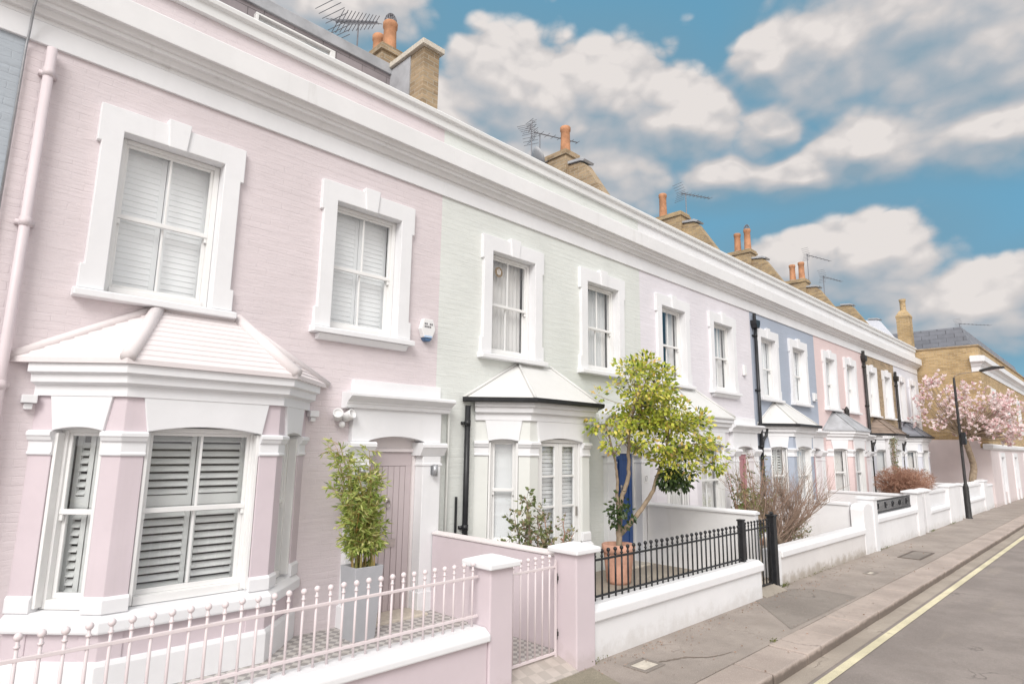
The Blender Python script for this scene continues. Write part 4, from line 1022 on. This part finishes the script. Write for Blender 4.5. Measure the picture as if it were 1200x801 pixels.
yagi('television_aerial', 'long television aerial above the corner building roof', (41.0,6.0,8.4), (40.7,6.0,9.3), (40.4,6.0,9.25), (43.5,5.0,9.5), 9, .16)
t = thing('satellite_dish', (9.6,8.9,8.7), 'grey satellite dish beside the green house chimney stack', 'dish')
b = MB(Matrix.Translation((9.85,9.2,8.95)) @ Matrix.Rotation(R(60),4,'Y') @ Matrix.Rotation(R(20),4,'X')); b.lathe([(.001,0),(.1,.008),(.2,.035),(.26,.065),(.265,.06),(.2,.025),(.1,-.002),(.001,-.01)],0,0,24); b.build('dish_bowl', M['lead'], t, smooth=True)
b = MB(); b.tube([(9.85,9.2,8.95),(9.8,9.25,8.4)], .02, 8); b.tube([(9.85,9.2,8.8),(10.15,9.1,8.95)], .012, 6); b.build('mount', M['aerial'], t)

# ------------------------------------------------------------------ lamp post
t = thing('street_lamp', (27.0,4.33,0), 'dark grey street lamp post in front of the pink magnolia', 'lamp post')
b = MB(); b.lathe([(.11,-.02),(.105,.03),(.09,.06),(.085,1.05),(.075,1.12),(.05,1.2),(.045,3.0),(.040,4.7),(.036,4.95),(.001,4.96)], 27.0, 4.33, 16); b.build('post', M['dark_iron'], t, smooth=True)
b = MB(); b.tube([(27.0,4.33,4.85),(27.0,4.30,5.0),(27.0,4.15,5.08),(27.0,3.5,5.13)], [.03,.022,.017,.016], 10); b.build('arm', M['bark_pale'], t, smooth=True)
b = MB(); b.prism([(3.55,5.10),(2.85,5.19),(2.85,5.24),(3.15,5.27),(3.55,5.17)], 'x', 26.88, 27.12); lh = b.build('lamp_head', M['dark_iron'], t, bevel=.012)
b = MB(); b.add([(26.91,3.4,5.1135),(27.09,3.4,5.1135),(27.09,2.95,5.1715),(26.91,2.95,5.1715),(26.91,3.4,5.125),(27.09,3.4,5.125),(27.09,2.95,5.183),(26.91,2.95,5.183)],[(0,1,2,3),(7,6,5,4),(0,4,5,1),(1,5,6,2),(2,6,7,3),(3,7,4,0)]); b.build('lens', M['lens'], lh)
b = MB(); b.box(26.86,27.0,4.16,4.285,2.55,2.98); b.box(27.02,27.2,4.18,4.33,2.58,2.8); b.build('control_box', M['black'], t, bevel=.008)
b = MB(); b.tube([(26.93,4.14,2.78),(26.93,4.165,2.78)], .045, 12); b.build('dial', M['lens'], t)

# ------------------------------------------------------------------ plants
def rv(rnd):
    while True:
        v = Vector((rnd.uniform(-1,1),rnd.uniform(-1,1),rnd.uniform(-1,1)))
        if .01 < v.length < 1: return v
def leaf(mb, p, d, L, W, rnd, fold=.25, flat=0.0):
    d = d.normalized(); s = d.cross(rv(rnd)*(1-flat)+Vector((-.25,-.6,.8))*flat).normalized(); n = s.cross(d)
    a = p + d*L*.45 + s*W + n*W*fold; b = p + d*L*.45 - s*W + n*W*fold
    mb.add([p, a, p+d*L, b], [(0,1,2),(0,2,3)])
def spline(pts, n=6):
    P = [Vector(p) for p in pts]; out = []
    for i in range(len(P)-1):
        p0 = P[max(i-1,0)]; p1 = P[i]; p2 = P[i+1]; p3 = P[min(i+2,len(P)-1)]
        for k in range(n):
            t = k/n
            out.append(.5*((2*p1)+(p2-p0)*t+(2*p0-5*p1+4*p2-p3)*t*t+(3*p1-p0-3*p2+p3)*t*t*t))
    out.append(P[-1]); return out
def limb(mb, pts, r0, r1, seg=8, n=6, wob=0, rnd=None):
    s = spline(pts, n); m = len(s)
    if wob: s = [p + rv(rnd)*wob*(0 if i in (0,m-1) else 1) for i,p in enumerate(s)]
    mb.tube(s, [r0+(r1-r0)*i/(m-1) for i in range(m)], seg)
    return s
def in_lobes(lobes, rnd):
    tot = sum(l[1][0]*l[1][1]*l[1][2] for l in lobes); q = rnd.uniform(0,tot)
    for c_, r_ in lobes:
        q -= r_[0]*r_[1]*r_[2]
        if q <= 0: break
    v = rv(rnd); v = v.normalized()*(v.length**.45)
    return Vector(c_)+Vector((v.x*r_[0],v.y*r_[1],v.z*r_[2])), v

# bamboo planter
t = thing('planter', (3.85,6.28,YARD), 'tall tapered grey planter holding bamboo by the plank door', 'planter')
px0,px1,py0,py1 = 3.71,4.07,6.10,6.42; tb = .045
b = MB(); z0,z1 = YARD, .89
Bq = [(px0+tb,py0+tb),(px1-tb,py0+tb),(px1-tb,py1-tb),(px0+tb,py1-tb)]; Tq = [(px0,py0),(px1,py0),(px1,py1),(px0,py1)]; Iq = [(px0+.025,py0+.025),(px1-.025,py0+.025),(px1-.025,py1-.025),(px0+.025,py1-.025)]
b.add([(*q,z0) for q in Bq]+[(*q,z1) for q in Tq]+[(*q,z1) for q in Iq]+[(*q,z1-.1) for q in Iq], [(3,2,1,0)]+[(i,(i+1)%4,4+(i+1)%4,4+i) for i in range(4)]+[(4+i,4+(i+1)%4,8+(i+1)%4,8+i) for i in range(4)]+[(8+i,8+(i+1)%4,12+(i+1)%4,12+i) for i in range(4)])
b.build('box', M['grey_planter'], t, bevel=.004)
b = MB(); b.box(px0+.026,px1-.026,py0+.026,py1-.026,z1-.14,z1-.05); b.build('soil', M['soil'], t)
rnd = random.Random(11)
t = thing('bamboo_plant', (3.87,6.25,.84), 'light green bamboo growing in the tall grey planter', 'bamboo')
cn = MB(); lf = MB()
for k in range(32):
    bx,by = rnd.uniform(px0+.06,px1-.07), rnd.uniform(py0+.06,py1-.06)
    h = rnd.uniform(.65,1.30) if k > 3 else rnd.uniform(1.15,1.40); lean = Vector((rnd.gauss(-.16,.19), rnd.gauss(-.04,.13), 0))
    pts = [(bx,by,.83),(bx+lean.x*.25,by+lean.y*.25,.83+h*.45),(bx+lean.x*.9,by+lean.y*.9,.83+h)]
    s = limb(cn, pts, .0085, .003, 6, 6)
    for j in range(2,len(s)):
        if s[j].z < 1.0: continue
        for q in range(rnd.randint(2,4)):
            d = Vector((rnd.gauss(0,1),rnd.gauss(0,1),rnd.gauss(.35,.35))).normalized()
            l = rnd.uniform(.06,.20); e = s[j]+d*l
            cn.tube([s[j], e], .0022, 4, cap=False)
            for w_ in range(rnd.randint(4,7)):
                p = s[j].lerp(e, rnd.uniform(.35,1)); leaf(lf, p, d+rv(rnd)*.9+Vector((0,0,-.35)), rnd.uniform(.05,.105), rnd.uniform(.007,.013), rnd, .2, .4)
cn.build('cane', M['cane'], t); lf.build('foliage', M['leaf_bamboo'], t)

# camellia in the terracotta pot
t = thing('plant_pot', (8.42,6.0,YARD), 'terracotta pot holding the small tree beside the blue door', 'pot')
b = MB(); b.lathe([(.001,YARD),(.18,YARD),(.195,YARD+.05),(.235,YARD+.44),(.24,YARD+.47),(.262,YARD+.48),(.268,YARD+.585),(.25,YARD+.60),(.225,YARD+.60),(.22,YARD+.5),(.215,YARD+.48)], 8.42, 6.0, 36); b.build('bowl', M['terracotta_pot'], t, smooth=True)
b = MB(); b.lathe([(.001,YARD+.545),(.15,YARD+.54),(.2205,YARD+.52)], 8.42, 6.0, 24); b.build('soil', M['soil'], t)
rnd = random.Random(21)
t = thing('camellia_tree', (8.42,6.0,.65), 'small yellow-green tree with two crooked trunks in the terracotta pot', 'tree')
tr = MB()
limb(tr, [(8.42,6.0,.60),(8.44,5.99,.95),(8.42,5.95,1.35),(8.50,5.85,1.75),(8.46,5.8,2.2),(8.42,5.7,2.7),(8.5,5.55,3.2)], .050,.016,10,6,.014,rnd)
limb(tr, [(8.45,6.0,.85),(8.64,5.8,1.15),(8.82,5.62,1.5),(8.86,5.5,1.85),(8.95,5.4,2.2),(9.0,5.35,2.7)], .045,.014,9,6,.012,rnd)
limb(tr, [(8.44,5.98,1.1),(8.34,5.95,1.4),(8.30,5.92,1.75),(8.2,5.9,2.1),(8.05,5.95,2.6)], .032,.012,8,6,.01,rnd)
tr_pts = [Vector((8.48,5.8,2.2)),Vector((8.95,5.4,2.2)),Vector((8.2,5.9,2.1)),Vector((8.5,5.6,2.9)),Vector((9.0,5.35,2.6))]
lobes = [((8.50,5.60,3.10),(.62,.55,.60)),((8.12,5.95,2.80),(.42,.4,.50)),((8.85,5.45,2.55),(.72,.55,.50)),((9.15,5.10,2.45),(.55,.45,.38)),((9.42,4.85,2.15),(.42,.38,.22)),((8.30,5.75,2.35),(.40,.40,.26)),((9.05,5.2,2.05),(.5,.45,.24)),((8.65,5.5,3.55),(.25,.25,.22)),((8.85,5.3,2.9),(.5,.45,.4))]
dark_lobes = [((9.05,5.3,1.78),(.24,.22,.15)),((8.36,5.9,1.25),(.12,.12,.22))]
lf = MB(); ld = MB()
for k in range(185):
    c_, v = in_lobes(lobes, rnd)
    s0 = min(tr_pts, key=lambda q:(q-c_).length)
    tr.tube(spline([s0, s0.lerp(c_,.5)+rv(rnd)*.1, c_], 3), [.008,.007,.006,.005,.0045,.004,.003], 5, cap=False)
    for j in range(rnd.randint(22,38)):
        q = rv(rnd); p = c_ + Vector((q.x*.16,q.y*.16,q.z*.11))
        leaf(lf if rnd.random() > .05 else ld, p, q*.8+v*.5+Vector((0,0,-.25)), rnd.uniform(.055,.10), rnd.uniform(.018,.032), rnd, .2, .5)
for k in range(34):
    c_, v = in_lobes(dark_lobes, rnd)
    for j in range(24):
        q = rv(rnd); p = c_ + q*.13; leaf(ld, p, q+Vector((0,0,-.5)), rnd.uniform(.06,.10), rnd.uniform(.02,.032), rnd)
tr.build('trunk', M['bark_pale'], t, smooth=True); lf.build('crown', M['leaf_yellow'], t); ld.build('dark_leaves', M['leaf_dark'], t)  # darker green leaves: low clumps and a few through the crown

def shrub(name, label, cat, base, stems, leaves, lm, tm, rnd, lw=.016, ll=.05, h=1.4, sp=.5, group=None):
    t = thing(name, base, label, cat, group)
    b = MB(); l = MB(); bx,by,bz = base
    for k in range(stems):
        a = rnd.uniform(0,6.28); e = Vector((bx+sp*math.cos(a)*rnd.uniform(.4,1), by+sp*.7*math.sin(a)*rnd.uniform(.4,1), bz+h*rnd.uniform(.6,1)))
        s = limb(b, [(bx+rnd.uniform(-.06,.06),by+rnd.uniform(-.06,.06),bz-.03), Vector(base).lerp(e,.5)+Vector((0,0,.12))+rv(rnd)*.08, e], .016,.005,6,5,.015,rnd)
        for j in range(3,len(s)):
            for q in range(2):
                d = (rv(rnd)+Vector((0,0,.4))).normalized(); ee = s[j]+d*rnd.uniform(.08,.2)
                b.tube([s[j],ee],.003,4,cap=False)
                for w_ in range(leaves):
                    leaf(l, s[j].lerp(ee,rnd.uniform(.4,1.05))+rv(rnd)*.03, rv(rnd)+Vector((0,0,.1)), rnd.uniform(ll*.6,ll*1.3), rnd.uniform(lw*.7,lw*1.3), rnd)
    b.build('stem', tm, t, smooth=True); l.build('foliage', lm, t)
rnd = random.Random(5)
shrub('rose_bush', 'straggly rose bush with pale leaves before the mint green bay', 'shrub', (5.88,5.55,YARD), 7, 6, M['leaf_rose'], M['bark'], rnd, h=1.48, sp=.42, ll=.07, lw=.022)
shrub('rose_bush', 'low reddish rose bush behind the pink dividing wall', 'shrub', (6.45,5.62,YARD), 6, 4, M['leaf_rose'], M['twig_red'], rnd, h=1.25, sp=.42, ll=.05)
shrub('climbing_rose', 'thin climbing rose with few leaves in front of the lilac house', 'shrub', (12.1,5.65,YARD), 6, 4, M['leaf_rose'], M['twig_red'], rnd, h=1.85, sp=.6, ll=.07)
shrub('leafy_bush', 'pale green bush low in front of the lilac house', 'shrub', (12.85,5.7,YARD), 9, 7, M['leaf_bamboo'], M['bark'], rnd, h=1.35, sp=.5, ll=.09, lw=.02)
shrub('climbing_rose', 'thin reddish climber beside the dusty rose door', 'shrub', (14.2,6.2,YARD), 6, 4, M['leaf_rose'], M['twig_red'], rnd, h=1.9, sp=.35, ll=.06)
t = thing('climbing_plant', (24.5,6.0,YARD), 'tall thin climber on white trellis post before the rose pink house', 'climber')
b = MB(); b.box(24.35,24.47,5.95,6.07,YARD,2.7); b.box(24.80,24.92,5.95,6.07,YARD,2.7); b.box(24.2,25.05,5.93,6.09,2.702,2.80); b.build('trellis_post', M['white'], t, bevel=.006)
b = MB(); l = MB()
for k in range(8):
    s = limb(b, [(24.3+rnd.uniform(0,.7),5.9,YARD),(24.3+rnd.uniform(0,.7),5.88,1.2),(24.3+rnd.uniform(0,.7),5.88,2.1),(24.2+rnd.uniform(0,.9),5.88,2.7)], .012,.005,5,5,.04,rnd)
    for p in s[4:]:
        for q in range(5): leaf(l, p+rv(rnd)*.09, rv(rnd), .06, .02, rnd)
b.build('stem', M['twig'], t); l.build('foliage', M['leaf_rose'], t)

def twiggy(mb, p, d, L, r, depth, rnd, up=.15, spread=.5, kids=3):
    n = 4; pts = [p]; q = p.copy(); dd = d.normalized()
    for k in range(n):
        dd = (dd + rv(rnd)*.16 + Vector((0,0,up*.25))).normalized(); q = q + dd*L/n; pts.append(q.copy())
    mb.tube(pts, [r*(1-.55*k/n) for k in range(n+1)], 5 if r < .01 else 8, cap=False)
    if depth <= 0: return
    for k in range(kids):
        i = rnd.randint(1,n); s = (dd + rv(rnd)*spread*1.5).normalized()
        twiggy(mb, pts[i], s, L*rnd.uniform(.55,.85), max(.0022,r*.5), depth-1, rnd, up, spread, kids)
rnd = random.Random(9)
t = thing('bare_shrub', (12.6,5.05,YARD), 'leafless pollarded shrub with fans of brown twigs behind the stained wall', 'shrub')
b = MB(); tw = MB()
for (e,r0) in (((11.95,5.35,1.05),.06),((12.9,4.85,1.05),.08),((12.4,5.15,1.1),.055),((13.25,4.75,.95),.05)):
    s = limb(b, [(12.55,5.06,YARD-.03),(12.55+(e[0]-12.55)*.4,5.05,.55),Vector(e)*1.0], r0, r0*.62, 10, 5, .02, rnd)
    for k in range(25):
        q = s[rnd.randint(len(s)//3,len(s)-1)]
        a = rnd.uniform(-.6,3.74); d = Vector((math.cos(a)*.8*(.766),-math.cos(a)*.8*.643,.55+.8*abs(math.sin(a)))) + rv(rnd)*.30
        twiggy(tw, q.copy(), d, rnd.uniform(.42,.66), .0085, 2, rnd, .20, .42, 4)
b.build('trunk', M['bark'], t, smooth=True); tw.build('branches', M['twig'], t)
t = thing('leafy_bush', (13.2,4.95,YARD), 'tuft of small green leaves at the foot of the leafless shrub', 'shrub')
l = MB()
for k in range(300): leaf(l, Vector((13.0+rnd.gauss(0,.22),4.95+rnd.gauss(0,.1),.62+rnd.gauss(0,.13))), rv(rnd), .06, .014, rnd)
l.build('foliage', M['leaf_rose'], t)
t = thing('clipped_bush', (22.2,5.1,YARD), 'rounded red-brown clipped bush behind the ornate railing', 'shrub')
b = MB(); tw = MB()
lobes = [((21.6,5.1,1.35),(1.3,.55,.42)),((22.9,5.0,1.35),(1.2,.5,.36))]
for k in range(5): limb(b, [(22.1+rnd.uniform(-.2,.2),5.1,YARD),(22.1+rnd.uniform(-.5,.5),5.1,.6),(22.1+rnd.uniform(-1.2,1.2),5.1,1.1)], .05,.025,7,4,.02,rnd)
for k in range(1500):
    c_, v = in_lobes(lobes, rnd); s0 = Vector((22.2,5.1,.8)).lerp(c_,.62)
    tw.tube([s0+rv(rnd)*.12, s0.lerp(c_,.6)+rv(rnd)*.06, c_], [.006,.004,.0025], 4, cap=False)
    for j in range(3): tw.tube([c_, c_+(v*.6+rv(rnd)).normalized()*rnd.uniform(.06,.14)], .003, 4, cap=False)
b.build('trunk', M['bark_pale'], t, smooth=True); tw.build('branches', M['twig_red'], t)

# magnolia
rnd = random.Random(31)
t = thing('magnolia_tree', (31.9,4.95,YARD), 'pink flowering magnolia with curved bare trunk in front of the brick wall', 'tree')
b = MB(); s = limb(b, [(31.75,4.95,YARD),(31.9,4.93,.8),(32.05,4.85,1.3),(32.1,4.8,1.8),(31.75,4.85,2.35),(31.55,4.9,2.9)], .15,.10,12,6,.01,rnd)
ends = []
lobes = [((30.9,5.5,4.4),(1.0,.9,.95)),((31.9,4.6,4.05),(1.4,1.2,1.1)),((32.7,3.8,3.65),(1.35,1.2,.95)),((31.9,4.4,3.15),(1.3,1.2,.5)),((30.2,5.8,3.8),(.65,.5,.7)),((30.5,5.4,5.2),(.5,.5,.55)),((33.0,3.5,4.1),(.9,.8,.6))]
pet = MB()
for k in range(205):
    c_, v = in_lobes(lobes, rnd)
    s0 = Vector((31.55,4.9,2.9)).lerp(c_,.35)+rv(rnd)*.15
    b.tube(spline([(31.55,4.9,2.85), s0, c_], 4), [.03,.026,.022,.019,.016,.013,.010,.007,.004], 5, cap=False)
    for j in range(rnd.randint(3,7)):
        f = c_ + rv(rnd)*.27
        b.tube([c_,f], .004, 4, cap=False)
        ax = (rv(rnd)*.6+Vector((0,0,.7))).normalized()
        for w_ in range(6): leaf(pet, f, ax*.75+rv(rnd)*.9, rnd.uniform(.10,.16), rnd.uniform(.032,.052), rnd, .4)
b.build('trunk', M['bark_pale'], t, smooth=True); pet.build('blossom', M['petal'], t)
# moss tufts at wall feet, fallen leaves
rnd = random.Random(77)
mo = MB()
for (cx,cy,sx,n_) in ((10.75,4.34,.12,120),(5.5,4.22,.1,30),(21.6,4.36,.2,80),(24.5,4.36,.25,80),(12.2,4.37,.5,60),(16.6,4.37,.4,90),(7.6,3.23,.02,30)):
    for k in range(n_): leaf(mo, Vector((cx+rnd.gauss(0,sx),cy+rnd.gauss(0,.02),.002+abs(rnd.gauss(0,.015)))), rv(rnd)+Vector((0,0,.9)), rnd.uniform(.015,.035), .006, rnd)
tag(mo.build('moss', M['moss']), 'green moss and weeds at the foot of the garden walls', 'weeds', kind='stuff')
mo = MB()
for k in range(420):
    x = 5.2+abs(rnd.gauss(0,6)); y = 4.2 - abs(rnd.gauss(0,.12)) if rnd.random() < .75 else rnd.uniform(2.85,4.1)
    leaf(mo, Vector((x, y, .010)), Vector((rnd.uniform(-1,1),rnd.uniform(-1,1),.15)), rnd.uniform(.012,.035), rnd.uniform(.005,.012), rnd)
tag(mo.build('leaf_litter', M['twig']), 'dry leaf litter scattered along the pavement', 'litter', kind='stuff')

# ------------------------------------------------------------------ sky, sun, camera
SUN_EL, SUN_AZ = R(38), math.atan2(-.80,-.60)       # azimuth measured from +Y towards +X
to_sun = Vector((math.sin(SUN_AZ)*math.cos(SUN_EL), math.cos(SUN_AZ)*math.cos(SUN_EL), math.sin(SUN_EL)))
ld = bpy.data.lights.new('sun','SUN'); ld.energy = 1.5; ld.angle = R(28); ld.color = (1.0,.98,.955)
lo = bpy.data.objects.new('sun', ld); col.objects.link(lo); lo.rotation_euler = to_sun.to_track_quat('Z','Y').to_euler(); lo.location = (0,-20,30)

w = bpy.data.worlds.new('World'); scene.world = w; w.use_nodes = True
w.cycles.sampling_method = 'MANUAL'; w.cycles.sample_map_resolution = 256
nt = w.node_tree; n = N(nt); bg = nt.nodes['Background']
sky = nt.nodes.new('ShaderNodeTexSky'); sky.sky_type = 'NISHITA'; sky.sun_disc = False; sky.sun_elevation = SUN_EL; sky.sun_rotation = SUN_AZ % (2*math.pi)
sky.air_density = 1.0; sky.dust_density = .6; sky.ozone_density = 1.6
# cloud cover as a node group of the view direction
cg = bpy.data.node_groups.new('cloud_cover','ShaderNodeTree')
cg.interface.new_socket('Dir', in_out='INPUT', socket_type='NodeSocketVector'); cg.interface.new_socket('Cover', in_out='OUTPUT', socket_type='NodeSocketFloat')
g = N(cg); gi = cg.nodes.new('NodeGroupInput'); go = cg.nodes.new('NodeGroupOutput')
D = gi.outputs[0]
blobs = [((.640,.560,.500),.15,.085),((.575,.610,.515),.12,.085),((.700,.490,.505),.13,.080),((.765,.415,.475),.11,.060),((.530,.670,.440),.13,.10),((.62,.62,.40),.20,.08),((.70,.53,.42),.16,.07),
         ((.845,.110,.535),.19,.110),((.815,.220,.520),.11,.070),((.865,.06,.480),.18,.090),((.79,.30,.53),.06,.045),
         ((.890,.215,.405),.10,.045),((.825,.390,.400),.08,.034),((.865,.290,.385),.10,.032),((.935,.08,.405),.11,.040),((.835,.320,.455),.055,.038),
         ((.935,.250,.265),.13,.070),((.90,.34,.26),.11,.055),((.975,.12,.185),.12,.055),((.99,.0,.20),.2,.05),((.345,.730,.600),.16,.05)]
acc = None
for c_, rh, rv_ in blobs:
    c_ = Vector(c_).normalized()
    v = g('ShaderNodeVectorMath', operation='SUBTRACT', i={0:D,1:tuple(c_)}).outputs[0]
    rh *= 1.12; rv_ *= 1.38
    v = g('ShaderNodeVectorMath', operation='MULTIPLY', i={0:v,1:(1/rh,1/rh,1/rv_)}).outputs[0]
    l = g('ShaderNodeVectorMath', operation='LENGTH', i={0:v}).outputs['Value']
    q = g.math('SUBTRACT', 1.0, l)
    acc = q if acc is None else g.math('SMOOTH_MAX', acc, q, .25)
wv = g('ShaderNodeVectorMath', operation='MULTIPLY', i={0:D,1:(1,1,1.5)}).outputs[0]
n1 = g.math('SUBTRACT', g.noise(wv, 7, 6, .62), .5)
# broad unseen cloud cover behind the camera, added to light the house fronts
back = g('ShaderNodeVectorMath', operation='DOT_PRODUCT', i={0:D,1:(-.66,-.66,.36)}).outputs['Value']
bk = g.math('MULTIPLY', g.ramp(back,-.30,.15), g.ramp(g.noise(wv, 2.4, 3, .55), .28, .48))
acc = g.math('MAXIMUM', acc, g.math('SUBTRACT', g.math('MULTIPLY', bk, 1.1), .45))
wd = g('ShaderNodeTexNoise', i={'Vector':wv,'Scale':9.0,'Detail':2}).outputs[1]
wv2 = g('ShaderNodeVectorMath', operation='ADD', i={0:wv, 1:g('ShaderNodeVectorMath', operation='MULTIPLY', i={0:wd,1:(.05,.05,.05)}).outputs[0]}).outputs[0]
bil = None
for sc_, am in ((9,.52),(21,.30),(46,.13)):
    vo = g('ShaderNodeTexVoronoi', feature='F1', i={'Vector':wv2,'Scale':float(sc_)}).outputs['Distance']
    q = g.math('MULTIPLY', g.math('SUBTRACT', .40, vo), am*1.5)
    bil = q if bil is None else g.math('ADD', bil, q)
acc = g.math('ADD', acc, .04)
det = g.math('ADD', g.math('MULTIPLY', n1, .70), bil)
dens = g.math('ADD', g.math('ADD', acc, g.math('MULTIPLY', g.math('MAXIMUM', acc, 0.0), .8)), det)
cg.interface.new_socket('Detail', in_out='OUTPUT', socket_type='NodeSocketFloat')
cg.interface.new_socket('Low', in_out='OUTPUT', socket_type='NodeSocketFloat')
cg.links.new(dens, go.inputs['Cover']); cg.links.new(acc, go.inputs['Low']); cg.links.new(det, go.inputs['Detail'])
dirn = nt.nodes.new('ShaderNodeTexCoord').outputs['Generated']
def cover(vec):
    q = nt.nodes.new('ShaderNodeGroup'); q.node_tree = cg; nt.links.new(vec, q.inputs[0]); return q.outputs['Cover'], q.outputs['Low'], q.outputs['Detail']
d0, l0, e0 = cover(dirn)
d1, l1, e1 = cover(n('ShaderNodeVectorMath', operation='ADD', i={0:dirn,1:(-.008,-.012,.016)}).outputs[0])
# tops are crisp and sunlit, bases thin out into blue-grey haze
top = n.ramp(n.math('SUBTRACT', l0, l1), -.22, .20, False)
puff = n.math('SUBTRACT', e0, e1)
lit = n.math('ADD', n.math('ADD', n.math('MULTIPLY', top, .78), .24), n.math('ADD', n.math('MULTIPLY', puff, .62), n.math('MULTIPLY', e0, .34)), clamp=True)
width = n.math('SUBTRACT', 1.0, n.math('MULTIPLY', top, .66))
mask = n.math('DIVIDE', n.math('ADD', d0, .02), width, clamp=True)
mask = n.ramp(mask, 0.0, 1.0)
CL = 7.3
# out-of-view clouds on the sun's side, brightened to throw more light on the fronts
sunward = n('ShaderNodeVectorMath', operation='DOT_PRODUCT', i={0:dirn,1:tuple(to_sun)}).outputs['Value']
lit = n.math('ADD', lit, n.math('MULTIPLY', n.ramp(sunward,-.2,.6), .6), clamp=True)
cr = nt.nodes.new('ShaderNodeValToRGB'); nt.links.new(lit, cr.inputs[0]); el = cr.color_ramp.elements
el.new(.5)
el.new(.8)
for k_,(p_,c_) in enumerate(((0,(.33,.46,.56)),(.45,(.54,.58,.63)),(.8,(.80,.755,.74)),(1,(1.0,.93,.89)))): el[k_].position = p_; el[k_].color = (*c_,1)
ccol = n('ShaderNodeVectorMath', operation='SCALE', i={0:cr.outputs[0],'Scale':n.math('MULTIPLY', n.math('ADD', 1.0, n.math('MULTIPLY', n.ramp(sunward,.0,.8), .9)), CL)}).outputs[0]
nsk = n('ShaderNodeHueSaturation', i={'Hue':.478,'Saturation':.92,'Value':1.3,'Color':sky.outputs[0]}).outputs[0]
skyc = n.mix(.84, nsk, (1.15,3.2,4.75))
skyc = n.mix(n.math('MULTIPLY', n.ramp(l0, -.5, .4), .6), skyc, (1.65,2.95,3.85))      # thin haze round the cloud bodies
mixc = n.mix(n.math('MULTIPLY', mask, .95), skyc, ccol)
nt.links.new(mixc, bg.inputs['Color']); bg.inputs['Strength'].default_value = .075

cam = bpy.data.cameras.new('camera'); co = bpy.data.objects.new('camera', cam); col.objects.link(co)
Rm = [[0.708,-0.7061,0.0137],[-0.1306,-0.1118,0.9851],[0.694,0.6993,0.1714]]
fw = Vector(Rm[2]).normalized(); rt = (Vector(Rm[0]) - fw*Vector(Rm[0]).dot(fw)).normalized(); up = rt.cross(fw)
mw = Matrix((( rt.x,up.x,-fw.x,0),(rt.y,up.y,-fw.y,0),(rt.z,up.z,-fw.z,2.2),(0,0,0,1)))
co.matrix_world = mw
cam.sensor_width = 36; cam.lens = 715/1200*36; cam.clip_start = .05; cam.clip_end = 2000
scene.camera = co
scene.view_settings.view_transform = 'Standard'; scene.view_settings.look = 'None'; scene.view_settings.gamma = 1; scene.view_settings.use_curve_mapping = False
scene.view_settings.exposure = .60
for ob in list(bpy.data.objects):
    if '_org' in ob: del ob['_org']
